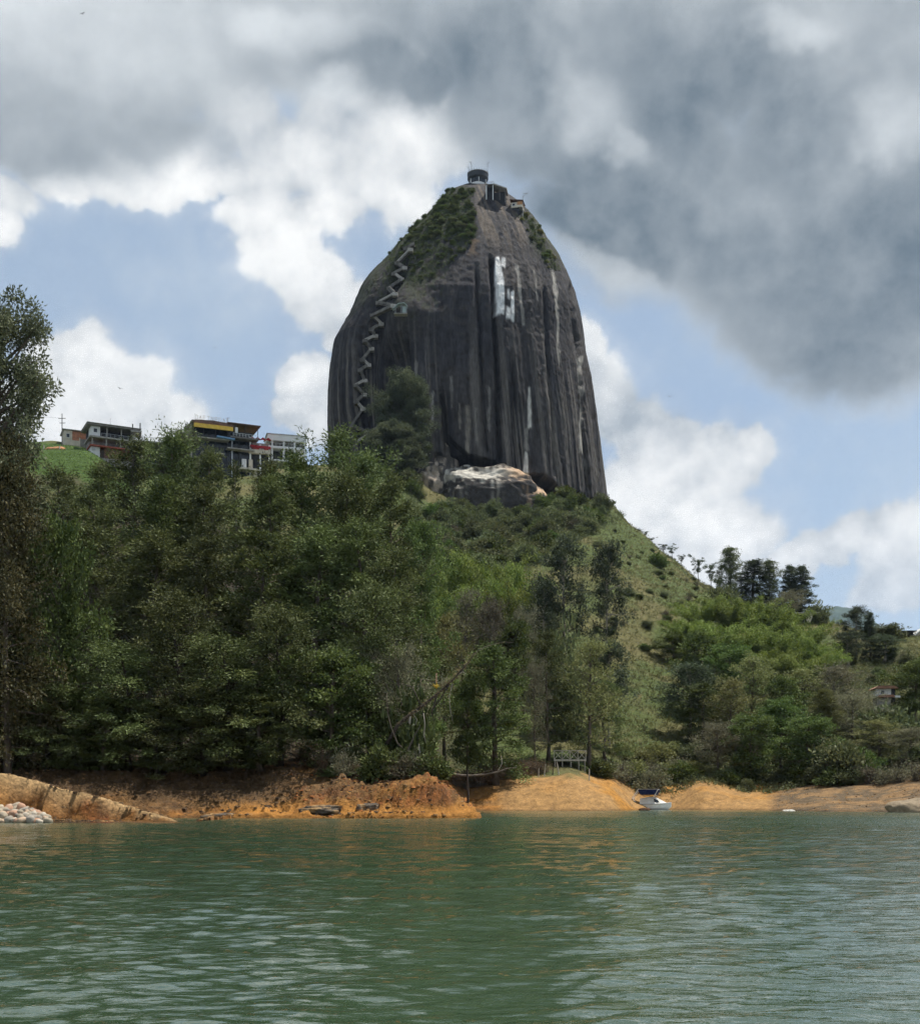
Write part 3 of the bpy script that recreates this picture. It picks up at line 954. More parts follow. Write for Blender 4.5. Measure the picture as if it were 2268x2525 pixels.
c0 = P(1188, 1228, 452)
blob_rock('boulder', (c0.x, 459, c0.z - 2.0), (22, 14, 15.5), 'big domed boulder with a pale rim at the foot of the monolith', 5, col_big, n=(160, 110), amp=.24, pw=.82)
c0 = P(1290, 1255, 448)
blob_rock('boulder', (c0.x, 455, c0.z), (10.5, 9, 10), 'stained boulder leaning against the right side of the domed boulder', 21, col_big, n=(120, 80), amp=.16)
c0 = P(1060, 1178, 446)
blob_rock('boulder', (c0.x, 456, c0.z - 1), (6.5, 8, 9.0), 'pale stained boulder beside the domed boulder', 9, col_pale, amp=.34)
c0 = P(1062, 1098, 452)
blob_rock('boulder', (c0.x + 2.5, 468, c0.z - 4), (7.5, 9, 11), 'grey boulder leaning on the rock face right of the big tree', 12, col_pale, amp=.3)
# ------------------------------------------------------------------ plants
def leaf_mat(name, lo, hi, trans=0.25, rough=.6):
    """leaf colour varies leaf by leaf (attribute tint) and tree by tree"""
    m = bpy.data.materials.new(name)
    m.use_nodes = True
    nt = m.node_tree
    S.nt = nt
    nt.nodes.clear()
    out = nt.nodes.new('ShaderNodeOutputMaterial')
    at = nt.nodes.new('ShaderNodeAttribute'); at.attribute_name = 'tint'
    oi = nt.nodes.new('ShaderNodeObjectInfo')
    t = (S(at.outputs['Fac']) * 0.78 + S(oi.outputs['Random']) * 0.48 - 0.17).max(0.0).min(1.0)
    c = mixrgb(t, lo, hi)
    h = nt.nodes.new('ShaderNodeHueSaturation')
    nt.links.new(c, h.inputs['Color'])
    nt.links.new((S(oi.outputs['Random']) * 0.06 + 0.468).s, h.inputs['Hue'])
    h.inputs['Saturation'].default_value = 0.95
    df = nt.nodes.new('ShaderNodeBsdfDiffuse')
    nt.links.new(h.outputs[0], df.inputs['Color'])
    tr = nt.nodes.new('ShaderNodeBsdfTranslucent')
    nt.links.new(h.outputs[0], tr.inputs['Color'])
    mx = nt.nodes.new('ShaderNodeMixShader'); mx.inputs[0].default_value = trans
    nt.links.new(df.outputs[0], mx.inputs[1]); nt.links.new(tr.outputs[0], mx.inputs[2])
    gl = nt.nodes.new('ShaderNodeBsdfGlossy'); gl.inputs['Roughness'].default_value = rough
    gl.inputs['Color'].default_value = (.6, .65, .6, 1)
    m2 = nt.nodes.new('ShaderNodeMixShader'); m2.inputs[0].default_value = 0.035
    nt.links.new(mx.outputs[0], m2.inputs[1]); nt.links.new(gl.outputs[0], m2.inputs[2])
    nt.links.new(m2.outputs[0], out.inputs['Surface'])
    return m


LEAF = {
    'pine': leaf_mat('olive_pine_foliage', (.034, .050, .015), (.195, .225, .066), trans=.15),
    'cypress': leaf_mat('deep_green_foliage', (.030, .052, .014), (.190, .225, .056), trans=.15),
    'euca': leaf_mat('dusty_green_foliage', (.045, .054, .028), (.185, .195, .100)),
    'rust': leaf_mat('russet_foliage', (.042, .046, .014), (.185, .165, .050)),
    'broad': leaf_mat('bright_broad_foliage', (.036, .064, .014), (.175, .225, .052)),
    'dark': leaf_mat('dark_bluish_foliage', (.032, .048, .026), (.125, .150, .080)),
    'grey': leaf_mat('grey_twiggy_foliage', (.085, .082, .050), (.260, .240, .150)),
    'olive': leaf_mat('yellowish_foliage', (.110, .122, .038), (.310, .305, .110)),
    'bamboo': leaf_mat('yellow_green_bamboo_leaves', (.055, .100, .014), (.290, .345, .058), trans=.3),
    'scrub': leaf_mat('hillside_scrub_foliage', (.060, .080, .034), (.225, .245, .100)),
    'big': leaf_mat('blue_green_foliage', (.045, .066, .036), (.200, .230, .125)),
    'grass': leaf_mat('hill_grass_blades', (.090, .100, .034), (.240, .225, .088)),
    'lawn': leaf_mat('short_lawn_blades', (.070, .120, .026), (.160, .230, .055)),
    'lily': leaf_mat('dry_brown_brush', (.080, .056, .034), (.250, .170, .090)),
}
BARK = mat('grey_brown_bark', (.12, .095, .075), .9, var=.45, scale=2.0, bump=.05, bscale=6.0, stretch=(1, 1, .25))
BARK_PALE = mat('pale_weathered_bark', (.33, .29, .24), .85, var=.4, scale=1.6, bump=.04, bscale=6.0, stretch=(1, 1, .3))
BARK_DARK = mat('dark_wet_bark', (.055, .042, .034), .9, var=.4, scale=2.0, bump=.05, bscale=6.0, stretch=(1, 1, .25))


def unit(a):
    return a / (np.linalg.norm(a, axis=-1, keepdims=True) + 1e-9)


def leaves_mesh(pos, axis, length, width, rng, tint):
    """one bent rhombus of four corners per leaf"""
    n = len(pos)
    side = unit(np.cross(axis, rng.normal(size=(n, 3))))
    nrm = np.cross(axis, side)
    l = (length * rng.uniform(.6, 1.25, n))[:, None]; w = (width * rng.uniform(.6, 1.25, n))[:, None]
    mid = pos + axis * l * .5 + nrm * w * .25
    V = np.stack([pos, mid + side * w * .5, pos + axis * l - nrm * w * .1, mid - side * w * .5], 1).reshape(-1, 3)
    F = np.arange(4 * n).reshape(n, 4)
    T = np.repeat(tint, 4)
    return V, F, T


def gen_tree(seed, H=20.0, Rr=4.0, cb=.15, shape=None, nb=60, up=(.15, .6), droop=.25, clump=.9, cpm=1.0, lpc=30, leaf=(.42, .16),
             flat=.6, tr=.32, hang=0.0, out=.6, bark=BARK, wob=.4, inner=.3, forks=0, sides=4, limbr=.22, topclump=True, spray=0.0):
    """returns (trunk MB, leaf arrays) of one tree with its foot at the origin"""
    rng = np.random.default_rng(seed)
    shape = shape or (lambda t: np.sin(np.clip(t, 0, 1) * math.pi) ** .6)
    mb = MB()
    k = 9
    hs = np.linspace(0, 1, k)
    wx = np.cumsum(rng.normal(0, wob / k, k)) * H / 10; wy = np.cumsum(rng.normal(0, wob / k, k)) * H / 10
    wx -= wx[0]; wy -= wy[0]
    tp = np.stack([wx, wy, hs * H * .97], 1)
    rad = tr * (1 - hs * .9) ** .8
    rad[0] *= 1.45
    mb.tube([tuple(p - np.array([0, 0, .6 if i == 0 else 0])) for i, p in enumerate(tp)], rad.tolist(), 8)

    def trunk_at(t):
        return np.array([np.interp(t, hs, tp[:, j]) for j in range(3)])
    centers, outs = [], []
    for i in range(nb):
        t = (i + rng.random()) / nb
        t = t ** .9
        tz = cb + (1 - cb) * t * .985
        L = max(Rr * float(shape(t)) * rng.uniform(.36, 1.25), .25)
        az = i * 2.39996 + rng.normal(0, .35)
        e = up[0] + (up[1] - up[0]) * t + rng.normal(0, .15)
        st = trunk_at(tz)
        dr = np.array([math.cos(az) * math.cos(e), math.sin(az) * math.cos(e), math.sin(e)])
        ss = np.linspace(0, 1, 5)
        bend = rng.normal(0, .12, 3) * L
        pts = st + dr * (ss * L)[:, None] + np.array([0, 0, -droop * L])[None] * (ss ** 2)[:, None] + bend[None] * (ss * (1 - ss))[:, None]
        r0 = min(limbr * tr * (.35 + L / Rr), tr * .7)
        mb.tube([tuple(p) for p in pts], np.linspace(r0, r0 * .18, 5).tolist(), sides, cap=False)
        nc = max(2, int(L * cpm + rng.random()))
        s = inner + (1 - inner) * rng.random(nc) ** .7
        for q in s:
            p = np.array([np.interp(q, ss, pts[:, j]) for j in range(3)])
            off = rng.normal(0, 1, 3) * np.array([1, 1, .6]) * clump * .45 * (.4 + q)
            centers.append(p + off)
            outs.append(dr)
            if rng.random() < .35:
                mb.tube([tuple(p), tuple(p + off * .9)], [r0 * .25, r0 * .08], 3, cap=False)
    if topclump:
        for j in range(3):
            centers.append(trunk_at(.97 + .01 * j) + np.array([0, 0, .1 * j])); outs.append(np.array([0, 0, 1.]))
    centers = np.array(centers); outs = np.array(outs)
    nl = rng.poisson(lpc, len(centers)) + 3
    ci = np.repeat(np.arange(len(centers)), nl)
    n = len(ci)
    csize = (clump * rng.uniform(.65, 1.25, len(centers)))[ci]
    dirs = unit(rng.normal(size=(n, 3)))
    rr = rng.random(n) ** .55
    pos = centers[ci] + dirs * (rr * csize)[:, None] * np.array([1, 1, flat]) * (1 - .38 * min(spray, 1)) + outs[ci] * (np.minimum(np.abs(rng.normal(0, .85, n)), 1.5) * csize * spray * rng.uniform(.4, 1.3, len(centers))[ci])[:, None]
    ax = unit(dirs * .5 + outs[ci] * out + rng.normal(0, .55, (n, 3)) + np.array([0, 0, -hang + .1]))
    ctint = rng.normal(.42, .17, len(centers))
    tint = np.clip(ctint[ci] + rng.normal(0, .17, n), 0, 1)
    return mb, leaves_mesh(pos, ax, leaf[0], leaf[1], rng, tint), bark


def gen_bamboo(seed, H=14.0, spread=7.0, n=26, lpc=34):
    rng = np.random.default_rng(seed)
    mb = MB()
    cs, os_ = [], []
    for i in range(n):
        az = rng.random() * 6.283
        b = np.array([math.cos(az), math.sin(az), 0]) * rng.random() * 1.3
        lean = spread * rng.uniform(.15, .95)
        h = H * rng.uniform(.65, 1.02)
        s = np.linspace(0, 1, 9)
        d = np.array([math.cos(az), math.sin(az), 0])
        pts = b + d * (lean * s ** 2.2)[:, None] + np.array([0, 0, 1.]) * (h * (s - .13 * s ** 5))[:, None]
        mb.tube([tuple(p) for p in pts], np.linspace(.075, .015, 9).tolist(), 4, cap=False)
        for q in np.linspace(.32, 1.0, 16):
            p = np.array([np.interp(q, s, pts[:, j]) for j in range(3)])
            cs.append(p + rng.normal(0, .2, 3)); os_.append(d * .6 + rng.normal(0, .35, 3))
    cs = np.array(cs); os_ = np.array(os_)
    ci = np.repeat(np.arange(len(cs)), rng.poisson(lpc, len(cs)) + 3)
    m = len(ci)
    pos = cs[ci] + rng.normal(0, 1, (m, 3)) * np.array([.38, .38, .42])
    ax = unit(os_[ci] + rng.normal(0, .6, (m, 3)) + np.array([0, 0, -.75]))
    tint = np.clip(rng.normal(.5, .18, len(cs))[ci] + rng.normal(0, .15, m), 0, 1)
    return mb, leaves_mesh(pos, ax, .55, .14, rng, tint), mat('bamboo_culm', (.20, .22, .07), .6)


def gen_bush(seed, H=2.2, Rr=1.6, n=26, lpc=42, leaf=(.3, .13), hang=0.0, bare=0.0):
    rng = np.random.default_rng(seed)
    mb = MB()
    cs, os_ = [], []
    for i in range(n):
        az = rng.random() * 6.283; e = rng.uniform(.15, 1.45)
        L = rng.uniform(.45, 1.0)
        d = np.array([math.cos(az) * math.cos(e) * Rr, math.sin(az) * math.cos(e) * Rr, math.sin(e) * H])
        tip = d * L
        mid = tip * .5 + rng.normal(0, .12, 3) * Rr
        mb.tube([(0, 0, -.3), tuple(mid), tuple(tip * 1.04)], [.05, .03, .008], 4, cap=False)
        for q in (.5, .75, 1.0):
            if rng.random() > bare:
                cs.append(tip * q + rng.normal(0, .12, 3) * Rr); os_.append(unit(d))
    cs = np.array(cs); os_ = np.array(os_)
    ci = np.repeat(np.arange(len(cs)), rng.poisson(lpc, len(cs)) + 2)
    m = len(ci)
    dirs = unit(rng.normal(size=(m, 3)))
    pos = cs[ci] + dirs * (rng.random(m) ** .5 * Rr * .34)[:, None] * np.array([1, 1, .7])
    ax = unit(dirs * .6 + os_[ci] * .5 + rng.normal(0, .5, (m, 3)) + np.array([0, 0, .15 - hang]))
    tint = np.clip(rng.normal(.42, .17, len(cs))[ci] + rng.normal(0, .16, m), 0, 1)
    return mb, leaves_mesh(pos, ax, leaf[0], leaf[1], rng, tint), BARK


cone = lambda p: (lambda t: (1 - np.clip(t, 0, 1)) ** p * .97 + .05)
round_ = lambda t: np.sin(np.clip(t * .9 + .08, 0, 1) * math.pi) ** .55
egg = lambda t: np.clip((np.clip(t * 1.0 + .12, 0, 1.0) ** .5) * (1.04 - t) ** .55 * 1.25, .08, 1)
tall = lambda t: np.clip((1.02 - t) ** .55 * (0.85 + .15 * np.minimum(t * 4, 1)) * 1.02, .08, 1)
umb = lambda t: np.clip(t * 1.1, .1, 1)

# the kinds of plant: (generator, kwargs, foliage material, natural height, natural radius)
PROTO = {}


def proto(key, arrs, leafkey, H, Rr):
    mb, (V, F, T), bark = arrs
    tm = mb.build(key + '_wood', bark, None, smooth=True)
    COL.objects.unlink(tm)
    cm = mesh_np(key + '_leaves', V, F, LEAF[leafkey], None, attrs={'tint': ('FLOAT', T)})
    COL.objects.unlink(cm)
    PROTO[key] = (tm.data, cm.data, H, Rr)
    bpy.data.objects.remove(tm); bpy.data.objects.remove(cm)


for i in range(4):      # feathery pines of the near wood
    proto('pine%d' % i, gen_tree(100 + i, 26, 5.0, .08, tall, 60, (-.1, .8), .16, 1.35, .62, 135, (.40, .12), .8, .34, hang=.3, out=.7, wob=.8, inner=.45, spray=.8), 'pine', 26, 5.0)
for i in range(2):      # front row: crowns held above a dark hollow
    proto('frontpine%d' % i, gen_tree(110 + i, 20, 5.5, .07, tall, 56, (-.15, .85), .22, 1.4, .62, 130, (.38, .12), .8, .3, inner=.45, spray=.8, hang=.35, out=.5, wob=.8, bark=BARK_DARK), 'pine', 20, 5.5)
for i in range(2):
    proto('cypress%d' % i, gen_tree(120 + i, 22, 5.0, .06, egg, 62, (.0, .85), .08, 1.25, .7, 125, (.36, .14), .8, .34, out=.6, inner=.45, spray=.6), 'cypress', 22, 5.0)
for i in range(2):      # wide airy trees, big clumps with gaps of sky
    proto('euca%d' % i, gen_tree(140 + i, 40, 8.5, .34, round_, 76, (.30, .95), .12, 1.45, .9, 88, (.46, .20), .75, .55, hang=.35, out=.3, inner=.5, wob=.7, limbr=.32), 'euca', 40, 8.5)
proto('rust0', gen_tree(150, 26, 7.5, .06, tall, 80, (.05, .8), .12, 1.6, .62, 130, (.42, .19), .8, .4, hang=.15, out=.4), 'rust', 26, 7.5)
for i in range(3):
    proto('broad%d' % i, gen_tree(160 + i, 14, 5.0, .22, round_, 46, (.1, .95), .10, 1.15, .75, 90, (.36, .20), .75, .26, out=.4, inner=.5), 'broad', 14, 5.0)
for i in range(2):
    proto('olive%d' % i, gen_tree(170 + i, 14, 4.6, .16, round_, 64, (.2, .95), .10, .85, 1.1, 34, (.34, .12), .8, .24, out=.5, inner=.35), 'olive', 14, 4.6)
for i in range(2):
    proto('dark%d' % i, gen_tree(180 + i, 18, 4.6, .26, round_, 44, (.3, .9), .08, 1.05, 1.0, 52, (.42, .2), .8, .28, out=.35, inner=.45, bark=BARK_PALE), 'dark', 18, 4.6)
for i in range(3):      # thin grey-brown trees, half bare
    proto('grey%d' % i, gen_tree(190 + i, 12, 4.6, .22, round_, 60, (.35, 1.0), -.02, .85, 1.1, 36, (.30, .10), .7, .2, out=.5, inner=.35, bark=BARK, limbr=.2), 'grey', 12, 4.6)
proto('bigtree0', gen_tree(205, 30, 11, .12, lambda t: np.sqrt(np.clip(1 - (2 * t - .9) ** 2 * .75, .1, 1)), 64, (.1, 1.1), .05, 2.4, .55, 230, (.55, .3), .9, .6, out=.4, inner=.5), 'big', 30, 11)
for i in range(2):      # pointed dark conifers of the far ridge
    proto('conifer%d' % i, gen_tree(200 + i, 20, 4.4, .05, cone(.6), 100, (-.15, .35), .18, .85, 1.25, 46, (.45, .16), .55, .3, hang=.2, out=.8), 'dark', 20, 4.4)
proto('roundcon0', gen_tree(210, 20, 4.6, .04, egg, 110, (.1, .9), .0, .8, 1.3, 34, (.4, .16), .9, .3, out=.7), 'scrub', 20, 4.6)
for i in range(2):      # flat-topped little trees on the skyline
    proto('umbrella%d' % i, gen_tree(220 + i, 6, 3.0, .5, umb, 18, (.25, .7), .05, .62, 1.1, 44, (.28, .15), .5, .13, out=.3, inner=.55, wob=1.2), 'dark', 6, 3.0)
for i in range(2):
    proto('bamboo%d' % i, gen_bamboo(230 + i), 'bamboo', 12.3, 6.0)
for i in range(4):
    proto('scrub%d' % i, gen_bush(240 + i), 'scrub', 2.2, 1.7)
for i in range(2):
    proto('greenbush%d' % i, gen_bush(250 + i), 'broad', 2.2, 1.7)
for i in range(2):
    proto('olivebush%d' % i, gen_bush(260 + i, leaf=(.3, .09)), 'olive', 2.2, 1.7)
for i in range(2):
    proto('greybush%d' % i, gen_bush(270 + i, lpc=18, leaf=(.26, .07), bare=.2), 'grey', 2.2, 1.7)
for i in range(2):
    proto('brush%d' % i, gen_bush(280 + i, n=34, lpc=12, leaf=(.34, .05), bare=.3), 'lily', 2.2, 1.7)
proto('darkbush0', gen_bush(290), 'cypress', 2.2, 1.7)
proto('darkbush1', gen_bush(291), 'pine', 2.2, 1.7)
# one slim dark conifer with a long bare stem
proto('slim0', gen_tree(300, 30, 2.2, .48, cone(.55), 46, (.0, .6), .1, .6, 1.3, 30, (.42, .13), .8, .26, out=.7, bark=BARK_PALE), 'cypress', 30, 2.2)

ORD = ['first', 'second', 'third', 'fourth', 'fifth', 'sixth', 'seventh', 'eighth', 'ninth', 'tenth', 'eleventh', 'twelfth', 'thirteenth', 'fourteenth',
       'fifteenth', 'sixteenth', 'seventeenth', 'eighteenth', 'nineteenth', 'twentieth']
PLANTS = []
_prng = random.Random(11)


def plant(key, px, Y, top=None, width=None, name='tree', label=None, group=None, cat='tree', h=None, r=None, rz=None, foot=None, tilt=0.0):
    """stand one plant on the ground at photo column px and depth Y; its top reaches photo row `top`, its crown spans `width` photo pixels"""
    wood, leafm, H, Rr = PROTO[key]
    X = PX(px, Y)
    z0 = gz(X, Y) if foot is None else foot
    hh = h if h is not None else max(PZ(top, Y) - z0, 1.0)
    rr = r if r is not None else (width / 2 / FPX * Y if width else Rr * hh / H)
    e = empty(name, (X, Y, z0), rz if rz is not None else _prng.uniform(0, 6.28))
    if tilt:
        e.rotation_euler = (_prng.uniform(-tilt, tilt), _prng.uniform(-tilt, tilt), e.rotation_euler[2])
    sc = (rr / Rr, rr / Rr, hh / H)
    w = bpy.data.objects.new('trunk', wood); w.scale = sc
    c = bpy.data.objects.new('crown', leafm); c.scale = sc
    link(w, e); link(c, e)
    tag(e, label, cat, group)
    PLANTS.append((e, px, Y))
    return e


FAMILY = {'scrub': 'greyish green', 'greenbush': 'bright green', 'olivebush': 'yellowish', 'greybush': 'grey twiggy', 'brush': 'dry brown', 'darkbush': 'dark green'}
TO_LABEL = []


def label_later(o, key, where, px):
    TO_LABEL.append((where, FAMILY.get(key.rstrip('0123456789'), key), px, o))


TENS = ['', '', 'twenty', 'thirty', 'forty', 'fifty', 'sixty', 'seventy', 'eighty', 'ninety']
TENTH = ['', '', 'twentieth', 'thirtieth', 'fortieth', 'fiftieth', 'sixtieth', 'seventieth', 'eightieth', 'ninetieth']


def nth(i):
    i += 1
    if i <= 20: return ORD[i - 1]
    return TENTH[i // 10] if i % 10 == 0 else TENS[i // 10] + '-' + ORD[i % 10 - 1]


def finish_labels(noun):
    sets = {}
    for where, fam, px, o in TO_LABEL:
        sets.setdefault((where, fam), []).append((px, o))
    for (where, fam), lst in sets.items():
        lst.sort(key=lambda q: q[0])
        for i, (px, o) in enumerate(lst):
            o['label'] = ('%s %s from the left %s' % (nth(i), fam + ' ' + noun, where)) if len(lst) > 1 else 'only %s %s %s' % (fam, noun, where)
    TO_LABEL.clear()
# ------------------------------------------------------------------ which plant stands where
# the near wood on the left bank, back row to front row: key, column, depth, top row, crown width
G1 = 'trees of the near wood'
NEAR = [
    ('euca0', 5, 124, 745, 330, 'tall_gum_tree', 'tall airy gum tree with dusty leaves towering at the left edge'),
    ('euca1', -190, 130, 800, 330, 'tall_gum_tree', 'tall gum tree just outside the left edge'),
    ('rust0', 20, 119, 1075, 270, 'russet_tree', 'dense brownish olive tree under the tall gum tree'),
    ('broad0', 145, 124, 1320, 170, 'leafy_tree', 'leafy green tree beside the dense brownish tree'),
    ('pine0', 165, 208, 1165, 170, 'pine_tree', 'pine whose tip stands in front of the green lawn below the houses'),
    ('pine1', 262, 206, 1150, 170, 'pine_tree', 'pine below the lowest corner of the three-storey house'),
    ('pine2', 345, 203, 1092, 190, 'pine_tree', 'rounded pine just right of the three-storey house'),
    ('pine3', 432, 198, 1082, 190, 'pine_tree', 'tall pine in front of the half-built terrace decks'),
    ('euca0', 448, 202, 1058, 120, 'young_tree', 'spindly young tree with sparse leaves against the white cloud'),
    ('pine1', 535, 194, 1118, 160, 'pine_tree', 'pine in front of the dark glass-fronted restaurant'),
    ('slim0', 583, 178, 1125, 60, 'slim_conifer', 'slim dark conifer on a pale bare stem in the near wood'),
    ('pine0', 655, 192, 1142, 165, 'pine_tree', 'pine just right of the slim dark conifer'),
    ('cypress0', 745, 188, 1135, 190, 'pine_tree', 'pine covering the foot of the white two-storey house'),
    ('pine2', 828, 184, 1072, 240, 'pine_tree', 'highest bushy pine of the wood, below the foot of the stairs'),
    ('pine3', 915, 178, 1120, 200, 'pine_tree', 'pine in front of the big tree at the rock'),
    ('pine1', 985, 172, 1185, 170, 'pine_tree', 'pine left of the domed boulder'),
    ('cypress1', 1035, 168, 1290, 150, 'pine_tree', 'last pine of the wood beside the left bamboo'),
    ('pine2', 215, 186, 1225, 190, 'pine_tree', 'second-row pine below the green lawn'),
    ('cypress0', 390, 182, 1190, 200, 'pine_tree', 'second-row pine below the half-built terrace decks'),
    ('pine3', 490, 180, 1200, 190, 'pine_tree', 'second-row pine left of the slim dark conifer'),
    ('pine1', 690, 176, 1190, 210, 'pine_tree', 'second-row pine right of the slim dark conifer'),
    ('pine0', 850, 170, 1170, 220, 'pine_tree', 'second-row pine under the highest bushy pine'),
    ('pine3', 110, 168, 1330, 210, 'pine_tree', 'middle-row pine behind the dense brownish tree'),
    ('pine1', 235, 164, 1300, 230, 'pine_tree', 'broad middle-row pine with dark gaps below it'),
    ('pine0', 370, 162, 1310, 230, 'pine_tree', 'middle-row pine left of the bare grey snag'),
    ('pine2', 500, 160, 1330, 210, 'pine_tree', 'middle-row pine left of the pale bare stem'),
    ('cypress1', 640, 158, 1310, 220, 'pine_tree', 'middle-row pine right of the pale bare stem'),
    ('pine0', 770, 157, 1300, 240, 'pine_tree', 'middle-row pine below the highest bushy pine'),
    ('pine1', 890, 156, 1290, 230, 'pine_tree', 'middle-row pine towards the right end of the wood'),
    ('pine2', 985, 154, 1360, 180, 'pine_tree', 'middle-row pine at the right end of the wood'),
    ('frontpine0', 45, 124, 1620, 240, 'leafy_tree', 'low brownish tree in the dark foot of the wood at far left'),
    ('frontpine1', 190, 126, 1520, 250, 'leafy_tree', 'shaded front tree above the darkest part of the bank'),
    ('frontpine0', 318, 123, 1600, 230, 'pine_tree', 'front-row pine above the dark shaded bank'),
    ('frontpine1', 440, 126, 1470, 250, 'pine_tree', 'front-row pine above the grey boulders of the bank'),
    ('frontpine0', 566, 123, 1580, 260, 'pine_tree', 'front-row pine with olive sprays in the middle of the wood'),
    ('frontpine1', 690, 125, 1500, 230, 'pine_tree', 'front-row pine left of the glossy-leaved tree'),
    ('broad2', 815, 124, 1620, 220, 'leafy_tree', 'glossy-leaved tree overhanging the orange bank'),
    ('frontpine1', 915, 129, 1450, 220, 'pine_tree', 'front-row pine behind the glossy-leaved tree'),
    ('frontpine1', 120, 122, 1690, 190, 'pine_tree', 'low spreading front-row pine at the darkest part of the wood'),
    ('frontpine1', 500, 122, 1690, 190, 'pine_tree', 'low spreading front-row pine in the middle of the wood'),
    ('cypress0', 640, 121.5, 1720, 180, 'pine_tree', 'low bushy front-row conifer left of the glossy-leaved tree'),
    ('frontpine0', 385, 121.5, 1730, 180, 'pine_tree', 'lowest front-row pine above the shaded bank'),
    ('cypress1', 255, 121.5, 1720, 170, 'pine_tree', 'low bushy front-row conifer above the end of the spit'),
    ('grey1', 975, 128, 1610, 190, 'twiggy_tree', 'twiggy grey tree at the crumbling tip of the bank'),
    ('darkbush1', 1010, 126, 1690, 160, 'shrub', 'dark shrub under the leaning dead trunk'),
]
for k, px, Y, top, w, nm, lb in NEAR:
    if px < -100:
        continue
    plant(k, px, Y, top, w * (1.3 if nm in ('pine_tree', 'leafy_tree') else 1.1), nm, lb, G1, 'shrub' if nm == 'shrub' else 'tree')
# undergrowth along the top of the near bank
rn = random.Random(3)
xs = sorted([rn.uniform(0, 1010) for _ in range(20)] + [rn.uniform(790, 1085) for _ in range(20)])
for i, px in enumerate(xs):
    Y = rn.uniform(126, 131) if px < 780 else rn.uniform(118, 124)
    k = rn.choice(['darkbush0', 'darkbush1', 'darkbush1', 'brush1', 'brush0', 'greybush0'])
    o = plant(k, px, Y, h=rn.uniform(1.2, 3.6), r=rn.uniform(1.2, 2.6), name='undergrowth_shrub', group='shrubs at the foot of the near wood', cat='shrub')
    label_later(o, k, 'along the top of the near bank', px)

# middle distance, between the near wood and the grassy slope
MID = [
    ('olive0', 1095, 196, 1528, 185, 'yellowish_tree', 'round yellowish tree behind the leaning dead trunk'),
    ('cypress0', 1222, 188, 1600, 235, 'leafy_tree', 'rich green bushy tree above the fallen branch'),
    ('broad1', 1150, 186, 1690, 130, 'leafy_tree', 'low green tree in front of the rich green bushy tree'),
    ('pine2', 1352, 205, 1560, 130, 'pine_tree', 'tree with a dark bare trunk left of the wooden deck'),
    ('grey2', 1318, 198, 1650, 90, 'twiggy_tree', 'thin tree between the bushy tree and the wooden deck'),
    ('olive1', 1452, 206, 1592, 190, 'olive_tree', 'big rounded olive green tree standing over the wooden deck'),
    ('pine0', 1495, 212, 1680, 120, 'pine_tree', 'drooping tree at the right shoulder of the rounded olive tree'),
    ('dark0', 1392, 262, 1335, 145, 'gum_tree', 'tall dark gum tree with pale stems on the slope'),
    ('dark1', 1498, 266, 1345, 105, 'gum_tree', 'slender dark gum tree right of the taller one'),
    ('dark1', 1338, 258, 1440, 110, 'gum_tree', 'shorter dark gum tree left of the tall one'),
    ('grey0', 1150, 236, 1490, 130, 'grey_tree', 'grey feathery tree below the left bamboo'),
    ('grey1', 1215, 232, 1495, 130, 'grey_tree', 'grey tree with pale stems left of the gum trees'),
    ('grey2', 1290, 236, 1520, 120, 'grey_tree', 'grey tree right under the left bamboo'),
    ('broad2', 1270, 232, 1545, 120, 'leafy_tree', 'green tree tucked below the grey trees'),
    ('scrub0', 1380, 226, 1560, 150, 'shrub', 'wide shrub below the tall dark gum tree'),
    ('dark1', 1500, 226, 1590, 120, 'dark_tree', 'dark tree behind the rounded olive tree'),
]
for k, px, Y, top, w, nm, lb in MID:
    plant(k, px, Y, top, w, nm, lb, 'trees of the middle slope', 'shrub' if nm == 'shrub' else 'tree')
for i, (px, Y, top, w) in enumerate([(1090, 285, 1385, 120), (1150, 292, 1372, 130), (1215, 290, 1378, 130), (1275, 282, 1400, 120), (1120, 268, 1440, 130), (1190, 268, 1435, 140),
                                     (1260, 264, 1445, 130), (1310, 262, 1465, 80), (1075, 262, 1465, 110)]):
    plant('bamboo%d' % (i % 2), px, Y, top, w * 1.25, 'bamboo_clump', '%s clump of the bright bamboo stand left of the gum trees, from the top left' % ORD[i], 'left bamboo stand', 'bamboo')
for i, (px, Y, top, w) in enumerate([(1730, 330, 1480, 130), (1800, 330, 1470, 140), (1870, 325, 1478, 140), (1930, 322, 1505, 130), (1990, 316, 1535, 120), (1690, 312, 1525, 120),
                                     (1770, 305, 1530, 140), (1850, 302, 1540, 140), (1925, 298, 1555, 140), (2000, 296, 1575, 120), (2040, 290, 1600, 100), (1900, 282, 1600, 140), (1970, 280, 1615, 130),
                                     (1830, 285, 1595, 120)]):
    plant('bamboo%d' % (i % 2), px, Y, top, w * 1.0, 'bamboo_clump', '%s clump of the big bamboo stand on the right slope, from the top left' % ORD[i], 'right bamboo stand', 'bamboo')

